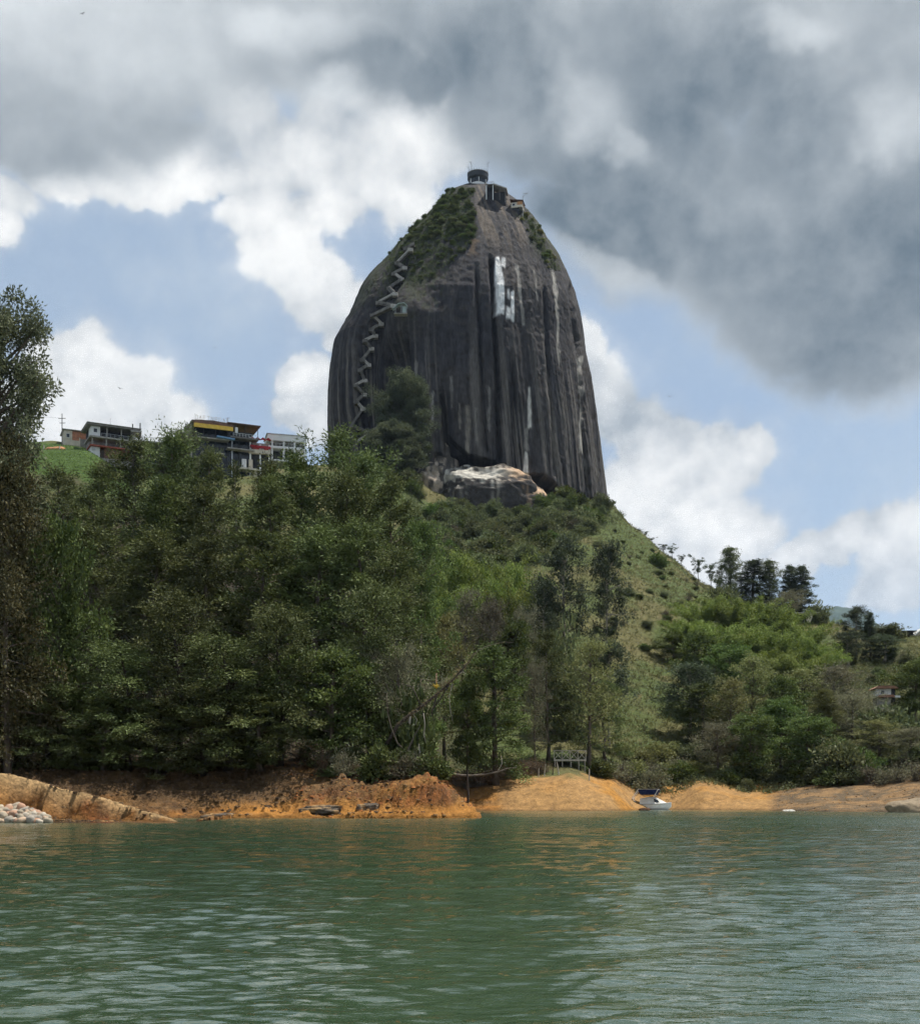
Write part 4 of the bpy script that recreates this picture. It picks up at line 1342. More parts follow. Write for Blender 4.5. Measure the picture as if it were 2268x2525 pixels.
# right-hand wood above the beach
RIGHT = [
    ('roundcon0', 1802, 392, 1350, 75, 'conifer', 'tallest rounded conifer on the right ridge'),
    ('conifer0', 1855, 388, 1380, 105, 'conifer', 'wide dark conifer right of the tallest one on the ridge'),
    ('roundcon0', 1897, 385, 1382, 62, 'conifer', 'rounded olive conifer in the middle of the ridge group'),
    ('conifer1', 1945, 386, 1393, 62, 'conifer', 'pointed conifer with open top on the ridge'),
    ('conifer1', 1975, 384, 1395, 75, 'conifer', 'outermost pointed conifer at the right of the ridge group'),
    ('scrub2', 1785, 372, 1445, 90, 'shrub', 'bushy growth at the foot of the tallest ridge conifer'),
    ('grey1', 1950, 372, 1462, 90, 'grey_tree', 'brownish bare tree under the pointed ridge conifers'),
    ('scrub0', 2015, 372, 1490, 70, 'shrub', 'shrub on the ridge right of the conifers'),
    ('dark0', 2112, 318, 1500, 75, 'dark_tree', 'tall dark-crowned tree in front of the far blue hill'),
    ('conifer0', 2145, 316, 1508, 50, 'dark_tree', 'narrow dark tree right of the dark-crowned tree'),
    ('dark1', 2092, 308, 1560, 90, 'dark_tree', 'open dark tree with pale boughs below the far blue hill'),
    ('dark0', 2180, 312, 1568, 100, 'dark_tree', 'dark round tree left of the right meadow'),
    ('scrub1', 2185, 345, 1540, 110, 'shrub', 'dome of scrub left of the farm shed'),
    ('broad0', 1660, 300, 1570, 100, 'leafy_tree', 'small green tree at the left end of the big bamboo'),
    ('broad1', 1725, 262, 1570, 150, 'leafy_tree', 'green tree below the left end of the big bamboo'),
    ('broad2', 1795, 256, 1600, 150, 'leafy_tree', 'tiered green tree under the bamboo'),
    ('dark1', 1700, 246, 1640, 130, 'dark_tree', 'dark green tree in the ravine'),
    ('cypress0', 1735, 240, 1690, 130, 'dark_tree', 'darkest tree in the ravine below the green trees'),
    ('olive0', 1850, 244, 1625, 160, 'flat_tree', 'flat-topped tree on a pale stem above the bank'),
    ('olive1', 1800, 234, 1680, 140, 'flat_tree', 'lower flat-topped tree with a straight pale stem'),
    ('olive0', 1985, 248, 1655, 160, 'olive_tree', 'wide olive tree below the big bamboo'),
    ('grey1', 2060, 246, 1650, 160, 'grey_tree', 'pale bare tree left of the red-roofed house'),
    ('broad1', 1930, 238, 1680, 130, 'leafy_tree', 'deep green tree in the middle of the right-hand wood'),
    ('broad0', 1925, 222, 1735, 130, 'leafy_tree', 'bright green tree in the middle of the right-hand wood'),
    ('rust0', 2030, 226, 1700, 110, 'dark_tree', 'dark brown tree below the pale bare tree'),
    ('grey2', 2100, 228, 1720, 160, 'grey_tree', 'grey-brown tree below the red-roofed house'),
    ('broad1', 2255, 240, 1640, 130, 'leafy_tree', 'green tree at the right edge beside the red-roofed house'),
    ('scrub3', 2200, 226, 1745, 150, 'shrub', 'wide shrub below the red-roofed house'),
    ('olive1', 2170, 214, 1780, 160, 'olive_tree', 'olive tree above the right beach'),
    ('grey1', 2240, 210, 1800, 150, 'grey_tree', 'grey tree at the right edge above the beach'),
    ('broad2', 1850, 214, 1770, 140, 'leafy_tree', 'green tree on thin stems above the small meadow'),
    ('broad2', 1990, 212, 1775, 150, 'leafy_tree', 'green tree above the middle of the right beach'),
    ('grey1', 1770, 214, 1790, 120, 'grey_tree', 'twiggy tree above the second orange dome'),
    ('scrub0', 2070, 205, 1830, 150, 'shrub', 'broad shrub above the dull part of the beach'),
    ('olive1', 2110, 226, 1820, 100, 'olive_tree', 'small olive tree in the right-hand wood'),
]
for k, px, Y, top, w, nm, lb in RIGHT:
    plant(k, px, Y, top, w * (1.45 if nm == 'conifer' else 1.15), nm, lb, 'trees of the right-hand slope', 'shrub' if nm == 'shrub' else 'tree')

# skyline of the grass slope
SKY = [('umbrella0', 1575, 458, 1308, 26), ('umbrella1', 1592, 455, 1312, 24), ('umbrella0', 1606, 452, 1335, 30), ('umbrella1', 1635, 446, 1345, 36), ('umbrella0', 1658, 442, 1352, 34),
       ('umbrella1', 1680, 440, 1372, 30), ('umbrella0', 1722, 430, 1385, 46), ('umbrella1', 1752, 424, 1398, 50), ('umbrella0', 1770, 420, 1410, 40)]
for i, (k, px, Y, top, w) in enumerate(SKY):
    plant(k, px, Y, top, w, 'small_tree', '%s flat-topped little tree along the skyline from the monolith' % ORD[i], 'little trees on the skyline', 'tree')
plant('darkbush0', 1622, 415, 1365, 60, 'shrub', 'lone dark round bush on the upper grass slope', None, 'shrub')
plant('umbrella1', 1505, 466, 1238, 46, 'small_tree', 'wind-bent tree at the lower right corner of the monolith', None, 'tree')

# the big tree at the rock
plant('bigtree0', 988, 446, 945, 150, 'big_tree', 'big domed dark tree growing against the rock face', None, 'tree', rz=.5)
plant('bigtree0', 978, 432, 1060, 150, 'big_tree', 'lower tree in front of the big domed tree at the rock', None, 'tree')

# scrub below the rock and over the hill
rn = random.Random(21)
cnt = 0
while cnt < 150:
    px = rn.uniform(1000, 1540); Y = rn.uniform(300, 462)
    X = PX(px, Y); z = gz(X, Y)
    py = YH - (z - CAMZ) / Y * FPX
    if py > 1430 or py > 1250 + (1560 - px) * .55 or (px > 1490 and py < 1270) or (1030 < px < 1330 and py < 1268):
        continue
    k = rn.choice(['scrub0', 'scrub1', 'scrub2', 'scrub3', 'scrub0', 'greybush0', 'darkbush0', 'greenbush1'])
    s = rn.uniform(2.2, 4.6)
    o = plant(k, px, Y, h=s * rn.uniform(1.0, 1.7), r=s * rn.uniform(.9, 1.4), name='hillside_shrub', group='scrub below the monolith', cat='shrub')
    label_later(o, k, 'on the hill %s' % ('just below the boulders' if py < 1290 else 'halfway below the monolith' if py < 1350 else 'above the left bamboo'), px)
    cnt += 1
# low scrub on the slopes at the right and along the shore
cnt = 0
while cnt < 80:
    px = rn.uniform(1560, 2290); Y = rn.uniform(206, 330)
    X = PX(px, Y); z = gz(X, Y)
    py = YH - (z - CAMZ) / Y * FPX
    if py < 1500 + max(0, 1750 - px) * 1.0:
        continue
    if px < 1740 and 1560 < py < 1880:
        continue
    k = rn.choice(['scrub0', 'scrub1', 'scrub2', 'scrub3', 'olivebush0', 'greybush0', 'greybush1', 'greenbush0'])
    s = rn.uniform(1.4, 3.0)
    o = plant(k, px, Y, h=s * rn.uniform(.9, 1.6), r=s * rn.uniform(1.0, 1.5), name='slope_shrub', group='shrubs of the right-hand slope', cat='shrub')
    label_later(o, k, 'on the right-hand slope %s' % ('up by the big bamboo' if py < 1640 else 'in its middle' if py < 1780 else 'low above the shore'), px)
    cnt += 1
cnt = 0
while cnt < 46:
    px = rn.uniform(1470, 1760); Y = rn.uniform(300, 448)
    X = PX(px, Y); z = gz(X, Y)
    py = YH - (z - CAMZ) / Y * FPX
    if py > 1610 or py < 1250 + max(0, px - 1480) * .72 + 14: continue
    k = rn.choice(['scrub0', 'scrub1', 'scrub2', 'greybush0', 'darkbush0'])
    s = rn.uniform(.7, 1.7)
    o = plant(k, px, Y, h=s * 1.1, r=s * 1.4, name='slope_bush', group='low bushes on the grass slope', cat='shrub')
    label_later(o, k, 'on the open grass slope', px)
    cnt += 1
shore = [(1300, 196, 'brush0'), (1330, 195, 'brush1'), (1275, 193, 'brush0'), (1245, 192, 'greybush0'), (1215, 190, 'brush1'), (1180, 188, 'brush0'), (1150, 187, 'greybush1'), (1120, 184, 'brush1'),
         (1500, 203, 'greybush0'), (1530, 206, 'greybush1'), (1560, 210, 'olivebush0'), (1600, 214, 'greybush0'), (1640, 216, 'olivebush1'), (1680, 218, 'greybush1'), (1715, 216, 'olivebush0'),
         (1755, 214, 'olivebush1'), (1790, 212, 'scrub0'), (1825, 214, 'greenbush0'), (1860, 215, 'greenbush1'), (1900, 214, 'scrub1'), (1950, 212, 'darkbush1'), (1985, 209, 'darkbush0'),
         (2025, 206, 'scrub2'), (2060, 202, 'darkbush1'), (2100, 200, 'scrub3'), (2140, 199, 'greybush0'), (2180, 197, 'greybush1'), (2220, 195, 'greybush0'), (2255, 192, 'greybush1'), (1480, 200, 'darkbush0'),
         (1580, 222, 'olivebush1'), (1620, 226, 'olivebush0'), (1540, 222, 'olivebush0'), (1660, 230, 'olivebush1'), (1700, 228, 'scrub3')]
shore.sort()
for i, (px, Y, k) in enumerate(shore):
    s = rn.uniform(1.7, 2.7)
    if 1480 < px < 1720: s *= 1.25
    plant(k, px, Y, h=s * 1.25, r=s * 1.35, name='shore_shrub', label='%s bush of the shrub fringe above the far shore, counting from the near headland' % (ORD[i] if i < 20 else 'twenty-' + ORD[i - 20] if i < 29 else ['thirtieth', 'thirty-first', 'thirty-second', 'thirty-third', 'thirty-fourth', 'thirty-fifth'][i - 29]),
          group='bushes along the far shore', cat='shrub')

# shrubs clinging to the upper monolith
rn = random.Random(31)
cnt = 0
tries = 0
while cnt < 230 and tries < 6000:
    tries += 1
    if rn.random() < .86:
        px, py = rn.uniform(960, 1176), rn.uniform(466, 700)
        lim = np.interp(py, [466, 490, 520, 580, 625, 680, 700], [1172, 1160, 1168, 1174, 1140, 1063, 1020])
        if px > lim: continue
        if py > 600 and rn.random() < .45: continue
    else:
        px, py = rn.uniform(1255, 1390), rn.uniform(515, 668)
        c = np.interp(py, [515, 560, 610, 640, 668], [1283, 1312, 1330, 1366, 1372])
        if abs(px - c) > 20: continue
    p, n = on_rock(px, py)
    if p is None: continue
    right = px > 1250
    s = rn.uniform(.5, 1.0) if (py > 590 and not right) else rn.uniform(.6, 1.5)
    k = rn.choice(['scrub0', 'darkbush1', 'scrub3', 'darkbush0', 'darkbush0', 'darkbush1'] if not right else ['olivebush0', 'scrub2', 'darkbush1'])
    e = plant(k, px, p.y, h=s * 1.2, r=s * 1.3, foot=p.z - .2, name='rock_shrub',
              group='shrubs on the right edge of the monolith' if right else 'shrubs on the left shoulder of the monolith', cat='shrub')
    e.location = p
    label_later(e, k, 'on the right edge of the monolith' if right else ('on the rock below the tower' if py < 510 else 'in the rock\'s upper green cover' if py < 555 else 'in the rock\'s lower green cover' if py < 610 else 'below the rock\'s green cover'), px)
    cnt += 1
finish_labels('shrub')
# ------------------------------------------------------------------ buildings and other things
CONC = mat('raw_concrete', (.34, .32, .29), .85, var=.25, scale=1.2, bump=.02)
STAIR = mat('stained_stair_concrete', (.14, .132, .12), .9, var=.55, scale=.35, bump=.02)
CONC_D = mat('weathered_dark_concrete', (.15, .14, .13), .9, var=.35, scale=1.0, bump=.02)
WHITE = mat('white_painted_plaster', (.72, .72, .70), .7, var=.10, scale=.8)
CREAM = mat('cream_plaster', (.56, .50, .40), .8, var=.18, scale=.8)
BRICK = mat('bare_clay_brick', (.38, .17, .10), .9, var=.3, scale=1.6, bump=.03, bscale=6)
BRICK_D = mat('dark_red_brick', (.16, .085, .065), .9, var=.3, scale=1.6, bump=.03, bscale=6)
BLOCK = mat('grey_block_wall', (.27, .25, .23), .9, var=.25, scale=1.4, bump=.02, bscale=5)
ROOFM = mat('dull_metal_roof', (.20, .185, .17), .6, var=.3, scale=1.0)
ROOFB = mat('brown_sheet_roof', (.14, .085, .065), .65, var=.3, scale=1.0)
REDSL = mat('red_painted_slab', (.36, .10, .07), .75, var=.25, scale=1.0)
TILE = mat('weathered_roof_tiles', (.30, .16, .11), .85, var=.35, scale=2.5, bump=.05, bscale=5)
YELL = mat('yellow_awning', (.72, .47, .08), .6, var=.15, scale=1.0)
BLUE = mat('light_blue_tarpaulin', (.16, .30, .48), .6, var=.15, scale=1.0)
NAVY = mat('navy_canvas', (.006, .014, .065), .8, var=.25, scale=3.0)
REDC = mat('crimson_canvas', (.38, .025, .035), .7, var=.2, scale=2.0)
PALEC = mat('off_white_boat_cover', (.68, .67, .62), .75, var=.12, scale=2.0, bump=.02, bscale=4)
GEL = mat('white_gelcoat', (.80, .80, .78), .3, var=.05, scale=1.0, spec=.5)
METAL = mat('galvanised_steel', (.42, .43, .44), .45, metal=.6, var=.15, scale=3.0)
DARKM = mat('dark_painted_steel', (.045, .05, .055), .5, metal=.3, var=.2, scale=3.0)
WOODP = mat('bleached_timber', (.46, .42, .36), .85, var=.25, scale=4.0, stretch=(1, 1, .3))
WOODD = mat('dark_timber', (.09, .07, .055), .9, var=.3, scale=4.0)
ORNG = mat('orange_plaster', (.48, .25, .12), .8, var=.2, scale=1.0)
GREENR = mat('green_tinted_roof_sheet', (.28, .35, .33), .5, var=.12, scale=1.0)
DARKIN = mat('shade_toned_wall', (.035, .037, .042), .9, var=.3, scale=.8)  # near-black colour stands in for the shade inside open storeys
GLASS = mat('dark_window_glass', (.018, .024, .032), .08, var=.2, scale=.5, spec=.5)


def boxes(name, m, parent, lst, each=True):
    """each (x0,x1,y0,y1,z0,z1) becomes a part of its own named `name`"""
    for b in lst:
        MB().box(*b).build(name, m, parent)


def railing(parent, m, x0, x1, y, z, h=1.0, step=1.2, t=.07):
    mb = MB().box(x0, x1, y - t / 2, y + t / 2, z + h - t, z + h)
    mb.box(x0, x1, y - t / 3, y + t / 3, z + h * .5 - t / 2, z + h * .5)
    n = max(2, int(abs(x1 - x0) / step))
    for i in range(n + 1):
        x = x0 + (x1 - x0) * i / n
        mb.box(x - t / 2, x + t / 2, y - t / 2 + .001, y + t / 2 - .001, z, z + h - t - .002)
    return mb.build('railing', m, parent)


def win(parent, x0, x1, y, z0, z1, fm=None):
    w = MB().box(x0, x1, y - .02, y + .03, z0, z1).build('window', GLASS, parent)
    f = MB()
    t = .09
    f.box(x0 - t, x1 + t, y - .06, y + .02, z1, z1 + t).box(x0 - t, x1 + t, y - .06, y + .02, z0 - t, z0)
    f.box(x0 - t, x0, y - .06, y + .02, z0, z1).box(x1, x1 + t, y - .06, y + .02, z0, z1)
    f.build('frame', fm or WHITE, w)
    return w


def site(name, px, py, Y, rz, label, cat):
    e = empty(name, P(px, py, Y), R(rz))
    return tag(e, label, cat)


# --- brick house at the left of the ridge
h = site('brick_house', 158, 1098, 374, 24, 'small one-storey brick house at the left end of the ridge', 'house')
MB().box(0, 2.4, 0, 7, -4, 4.8).box(0, 2.4, -.05, 0, -4, 0).build('wall', CREAM, h)
MB().box(2.4, 9.0, 0.05, 7, 1.9, 4.7).build('brick_wall', BRICK, h)
MB().box(2.4, 9.0, 0.0, 7, -4, 1.9).build('lower_wall', CREAM, h)
MB().box(-.5, 9.4, -.6, 7.6, 4.85, 5.05).build('roof', CONC, h)
win(h, .7, 1.6, -.06, 2.6, 3.7)
MB().box(4.6, 8.4, -1.6, -1.5, -2.5, 2.1).build('gate', ROOFM, h)
boxes('post', CREAM, h, [(4.3, 4.55, -1.7, -1.4, -4, 2.4), (8.5, 8.75, -1.7, -1.4, -4, 2.0)])

# --- three-storey house
h = site('three_storey_house', 224, 1150, 362, 27, 'unfinished three-storey house with open balconies above the green lawn', 'house')
MB().box(0, 12.6, 0, 8, -6, 3.0).build('base_wall', BLOCK, h)
MB().box(3.9, 12.4, .1, 8, 3.0, 6.0).build('brick_wall', BRICK_D, h)
MB().box(0, 2.6, .05, 8, 3.0, 6.0).build('white_wall', WHITE, h)
d = MB().box(2.6, 3.9, .8, .9, 3.0, 5.7).build('door', WOODD, h)
MB().box(2.75, 2.85, .72, .8, 4.2, 4.4).build('handle', METAL, d)
MB().box(-.4, 13.0, -1.2, 8, 6.0, 6.35).build('floor_slab', REDSL, h)
boxes('column', CONC, h, [(x, x + .3, -.9, -.6, 6.35, 8.5) for x in (.1, 4.2, 8.3, 12.4)])
MB().box(0, 12.6, 3.2, 8, 6.35, 8.5).build('back_wall', BLOCK, h)
MB().box(-.6, 13.4, -1.6, 8, 8.5, 8.95).build('balcony_slab', CONC, h)
boxes('column', CONC, h, [(x, x + .3, -.9, -.6, 8.95, 12.0) for x in (4.4, 8.6, 12.5)])
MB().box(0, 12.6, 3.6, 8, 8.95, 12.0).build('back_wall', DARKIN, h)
r_ = MB().box(0, 2.6, -.6, 3.6, 8.95, 12.0).build('corner_room', WHITE, h)
win(r_, .7, 1.7, -.62, 10.2, 11.3)
railing(h, METAL, 2.8, 13.2, -1.5, 8.95)
MB().prism([(-1.2, 12.0), (14.0, 12.0), (14.4, 12.35), (14.2, 12.5), (-1.4, 12.5), (-1.4, 12.3)], -2.0, 8.5).build('roof', ROOFM, h)
MB().prism([(-1.5, 12.62), (14.5, 12.62), (14.5, 12.51), (-1.5, 12.51)], -2.3, 9).build('fascia', CONC, h)
MB().tube([(6.2, 3, 12.6), (6.25, 3, 16.0)], [.09, .05], 6).build('mast', METAL, h)
MB().box(.5, 1.2, -.4, .05, 5.0, 5.5).build('air_vent', METAL, h)
e = MB().prism([(12.7, -6), (14.4, -6), (15.2, 5.5), (14.7, 5.6)], -1.0, -.4).build('retaining_wall', CREAM)
e.location = P(224, 1150, 362); e.rotation_euler = (0, 0, R(27)); tag(e, 'pale slanting stub of wall between the unfinished house and the decks', 'wall')

# --- half-built terrace decks
h = site('terrace_frame', 322, 1125, 366, 16, 'half-built concrete terrace decks between the two large houses', 'building')
for z0, x0, x1 in ((7.2, 0, 3.2), (4.4, 3.0, 16.5), (0.6, 0, 3.0), (1.2, 8.0, 16.5), (-2.2, 6.0, 16.5)):
    MB().box(x0, x1, -1.0, 5, z0, z0 + .4).build('deck_slab', CONC, h)
for i, x in enumerate((.4, 2.6, 8.2, 12.0, 15.8)):
    MB().box(x, x + .35, .4 if i > 1 else -.6, .75 if i > 1 else -.25, -6, 9.6 - (i > 1) * 3.5 + (i % 2) * .5).build('column', CONC_D, h)
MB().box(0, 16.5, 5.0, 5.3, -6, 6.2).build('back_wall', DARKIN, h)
railing(h, DARKM, 3.2, 16.3, -.9, 4.8, 1.1)

# --- dark restaurant with the rooftop sign
h = site('hillside_restaurant', 474, 1140, 364, 23, 'large dark glass-fronted restaurant with a yellow band and rooftop sign', 'building')
W_, D_ = 18.6, 11.0
MB().box(-.3, 0, 0, D_, -6, 11.9).build('side_wall', CONC, h)
MB().box(0, W_, 1.6, 1.75, -6, 11.2).build('glass_front', GLASS, h)
for x in (0.2, 3.6, 7.2, 10.8, 14.4, 18.2):
    MB().box(x, x + .25, 1.35, 1.6, -6, 11.2).build('mullion', DARKM, h)
MB().box(0, 11.6, -.9, D_, 11.2, 11.7).build('parapet', CONC_D, h)
MB().prism([(-.4, 11.7), (12.2, 11.7), (12.2, 12.4), (6, 12.9), (-.4, 12.4)], -1.4, D_).build('roof', ROOFB, h)
MB().box(.2, 11.9, -1.75, -1.42, 10.3, 11.5).build('yellow_band', YELL, h)
MB().box(10.2, 20.4, -1.9, D_ - 1, 12.6, 12.85).build('canopy_roof', ROOFB, h)
boxes('roof_post', DARKM, h, [(19.4, 19.55, -1.6, -1.45, 8.9, 12.6), (15.4, 15.55, -1.6, -1.45, 8.9, 12.6), (12.6, 12.75, -1.6, -1.45, 11.7, 12.6)])
MB().box(11.2, 19.8, -1.8, 1.55, 8.4, 8.85).build('upper_balcony', CONC_D, h)
railing(h, WHITE, 12.0, 19.6, -1.7, 8.86, 1.0, .9)
MB().box(0.3, 11, -1.2, 1.55, 7.4, 7.75).build('balcony_slab', CONC, h)
MB().box(10.4, 18.6, -1.0, 1.55, 5.2, 5.55).build('balcony_slab', CONC, h)
MB().box(2.6, 9.4, -1.4, 1.55, 3.0, 3.45).build('balcony_slab', CONC, h)
railing(h, DARKM, .4, 10.8, -1.1, 7.76); railing(h, DARKM, 10.6, 18.4, -.9, 5.56); railing(h, DARKM, 2.8, 9.2, -1.3, 3.46)
MB().prism([(7.0, 7.9), (12.4, 7.6), (12.4, 8.0), (7.0, 8.35)], -2.2, -.9).build('tarpaulin', BLUE, h)
MB().box(12.0, 12.4, 1.0, 1.34, -6, 9.0).build('corner_post', METAL, h)
MB().box(15.2, 16.6, .9, 1.3, 0.4, 3.0).build('curtain', WHITE, h); MB().box(17.3, 18.5, .7, 1.2, 0.2, 3.0).build('curtain', CREAM, h)
MB().box(14.0, 20.2, -2.2, 1.55, -.9, -.4).build('lower_deck', CREAM, h)
MB().box(18.3, 19.2, -1.8, -1.0, -7, -.9).build('pier', CREAM, h)
MB().box(12.6, 13.4, -1.6, -1.2, 10.0, 11.6).build('dish_antenna', WHITE, h)
sg = MB()
rs = random.Random(4)
x = .8
strokes = [((0, 0, 0, 1), (0, 1, .7, 1), (.7, 1, .7, 0)), ((0, 0, .35, 1), (.35, 1, .7, 0), (.15, .45, .55, .45)), ((0, 0, 0, 1), (0, 1, .7, 1), (0, .5, .6, .5)), ((0, 1, .8, 1), (.4, 1, .4, 0)),
           ((0, 0, 0, 1), (.7, 1, .7, 0), (0, 1, .7, 0)), ((0, 0, 0, 1), (0, 1, .7, 1), (.7, 1, .7, .5), (.7, .5, 0, .5))]
for i in range(9):
    for x0, z0, x1, z1 in strokes[i % 6]:
        sg.bar((x + x0 * .95, -.6, 13.0 + z0 * 1.15), (x + x1 * .95, -.6, 13.0 + z1 * 1.15), .10, .10)
    sg.bar((x + .4, -.55, 12.3), (x + .4, -.55, 13.1), .06)
    x += 1.18
sg.box(.6, 11.4, -.58, -.5, 12.9, 12.98)
sg.build('rooftop_sign_frame', CREAM, h)
MB().tube([(1.2, 1, 12.4), (1.0, 1, 15.4)], [.05, .03], 5).build('aerial', DARKM, h)
MB().tube([(10.9, 1, 12.4), (10.9, 1, 15.2)], [.05, .03], 5).bar((10.3, 1, 14.8), (11.5, 1, 15.0), .05).build('aerial', DARKM, h)

# --- terrace with red awnings
h = site('red_awning_terrace', 613, 1130, 372, 14, 'small terrace with crimson awnings between the restaurant and the white house', 'building')
boxes('column', WHITE, h, [(.2, .75, -.5, 0, -6, 6.4), (3.2, 3.7, -.5, 0, -6, 4.4), (6.0, 6.4, -.5, 0, -6, 4.4)])
MB().box(0, 6.6, -1.0, 4, 1.4, 1.8).build('floor_slab', CREAM, h)
MB().box(0, 6.6, -1.02, -.9, 1.8, 2.6).build('balustrade', CREAM, h)
MB().prism([(.4, 3.9), (6.6, 3.6), (6.6, 3.0), (.4, 3.2)], -1.3, .6).build('awning', REDC, h)
for i in range(4):
    MB().prism([(.3 + i * 1.6, 5.9), (1.1 + i * 1.6, 6.5), (1.9 + i * 1.6, 5.8), (1.1 + i * 1.6, 6.1)], -.9, .5).build('bunting', REDC, h)
MB().box(.75, 6.4, 2.6, 2.8, -6, 5.6).build('back_wall', BLOCK, h)
MB().box(0.5, 6.2, .3, .5, -3, 1.4).build('lower_wall', DARKIN, h)
MB().box(3.9, 4.6, -.4, 0, 2.4, 4.0).build('white_panel', WHITE, h)

# --- white two-storey house
h = site('white_house', 668, 1132, 378, 15, 'white two-storey house with slim columns left of the monolith', 'house')
MB().box(-1.2, 11.0, -1.2, 8, 5.6, 7.5).build('roof_parapet', WHITE, h)
MB().box(-1.5, 11.3, -1.5, 8.2, 7.5, 7.65).build('roof', METAL, h)
MB().box(-.6, 10.6, -1.1, 8, 3.2, 3.95).build('floor_slab', WHITE, h)
MB().box(-.6, 10.6, -1.1, 8, -.7, -.2).build('lower_slab', WHITE, h)
boxes('column', WHITE, h, [(x, x + .55, -.9, -.35, z0, z1) for x in (0, 3.6, 7.0, 10.0) for z0, z1 in ((3.95, 5.6), (-.2, 3.2))])
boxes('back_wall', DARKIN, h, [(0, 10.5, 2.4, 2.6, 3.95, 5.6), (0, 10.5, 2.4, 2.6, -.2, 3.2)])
boxes('back_wall', WHITE, h, [(8.4, 10.5, 1.0, 2.35, -.2, 3.2)])
railing(h, WHITE, .2, 10.2, -1.0, 3.95, .9)
boxes('window', GLASS, h, [(.8, 3.2, 2.33, 2.38, .2, 2.6), (4.4, 6.8, 2.33, 2.38, .2, 2.6)])

# --- power pole and yard beside the brick house
e = empty('power_pole', P(153, 1100, 366)); tag(e, 'wooden power pole with crossarms beside the brick house', 'pole')
MB().tube([(0, 0, -2), (0, 0, 9.8)], [.17, .12], 8).build('pole', CONC_D, e)
boxes('crossarm', CONC_D, e, [(-1.1, 1.1, -.07, .07, 8.3, 8.45), (-.8, 1.0, -.07, .07, 6.9, 7.05)])
e = MB().tube([tuple(P(153, 1100, 366) + Vector((-.9, 0, 8.5))), tuple(P(0, 1020, 366)), tuple(P(-200, 1030, 366))], .02, 4).build('power_line', DARKM)
tag(e, 'thin power line running left from the power pole', 'cable')
for i, (px, py, s) in enumerate(((108, 1120, 1.2), (147, 1098, 1.0))):
    p = P(px, py, 352)
    e = MB().box(p.x - .15, p.x + .15, p.y - .1, p.y + .1, gz(p.x, p.y) - .3, gz(p.x, p.y) + s).build('marker_post', CREAM)
    tag(e, ['pale marker post at the left edge of the lawn', 'pale marker post below the power pole'][i], 'post')
for i, (px, Yq) in enumerate(((128, 357), (140, 356), (150, 357))):
    X = PX(px, Yq); z = gz(X, Yq)
    blob_rock('soil_heap', (X, Yq, z + .2), (1.9 - .3 * i, 1.5, 1.0), None, 60 + i, lambda X, Y, Z, dz: np.tile([[.42, .21, .11]], (len(X), 1)), n=(24, 16), amp=.3)
for o in [o for o in COL.objects if o.name.startswith('soil_heap')]:
    tag(o, ['leftmost of the three reddish soil heaps by the power pole', 'middle of the three reddish soil heaps by the power pole', 'rightmost of the three reddish soil heaps by the power pole'][len([q for q in COL.objects if q.name.startswith('soil_heap') and 'label' in q])], 'soil heap')

# --- lookout tower and summit buildings
def summit(px, py, Yd=0):
    p, n = on_rock(px, py)
    return p


TY_ = 496.5
base = P(1178, 462, TY_)
h = empty('lookout_tower', (base.x, TY_, base.z - 1)); tag(h, 'round lookout tower crowned by a dark ring on the summit', 'tower')
def ring(r, z0, z1, n=28, r2=None):
    mb = MB(); r2 = r2 or r
    pts = [(math.cos(2 * math.pi * i / n) * q, math.sin(2 * math.pi * i / n) * q, z) for q, z in ((r, z0), (r2, z1)) for i in range(n)]
    fs = [(i, (i + 1) % n, n + (i + 1) % n, n + i) for i in range(n)] + [tuple(reversed(range(n))), tuple(range(n, 2 * n))]
    return mb.poly(pts, fs)
ring(3.3, -2.5, 4.2).build('drum_wall', WHITE, h)
ring(3.36, 2.0, 3.6, r2=3.5).build('window_band', GLASS, h)
for i in range(7):
    a = -math.pi + i * math.pi / 6 + .1
    MB().box(-.13, .13, -.1, .1, 1.9, 3.8).build('window_post', WHITE if i % 2 else DARKM, h)
    o = COL.objects[-1] if False else h.children[-1]
    o.location = (math.cos(a) * 3.55, math.sin(a) * 3.55, 0); o.rotation_euler = (0, 0, a)
ring(3.5, 3.5, 4.3, r2=4.15).build('flared_soffit', DARKM, h)
ring(4.25, 4.3, 6.0).build('ring_platform', DARKM, h)
ring(4.35, 6.0, 6.35).build('ring_coping', CONC_D, h)
rs = random.Random(8)
ra = MB()
for i in range(26):
    a = i * 2 * math.pi / 26
    ra.tube([(math.cos(a) * 4.15, math.sin(a) * 4.15, 6.35), (math.cos(a) * 4.15, math.sin(a) * 4.15, 7.1 + rs.random() * .25)], .05, 4)
ra.build('rooftop_rail', DARKM, h)
for px, ptop, dx in ((1156, 408, -.9), (1162, 396, -.9), (1202, 397, 1.0)):
    x = PX(px, TY_) - base.x
    z = PZ(ptop, TY_) - base.z + 1
    MB().tube([(x, .5, 4.5), (x, .5, z)], [.15, .10], 6).bar((x, .5, z - .5), (x + dx, .5, z - .1), .12, .12).bar((x, .5, z - 1.5), (x + dx * .6, .5, z - .3), .05).build('lamp_mast', METAL, h)
MB().box(-6.6, -2.4, -1.5, 2.0, -1.5, -1.15).bar((-6.4, 0, -1.2), (-6.4, 0, 1.0), .06).bar((-5.4, 0, -1.2), (-5.4, 0, 1.0), .06).bar((-4.4, 0, -1.2), (-4.4, 0, 1.2), .06).build('side_terrace', CONC, h)

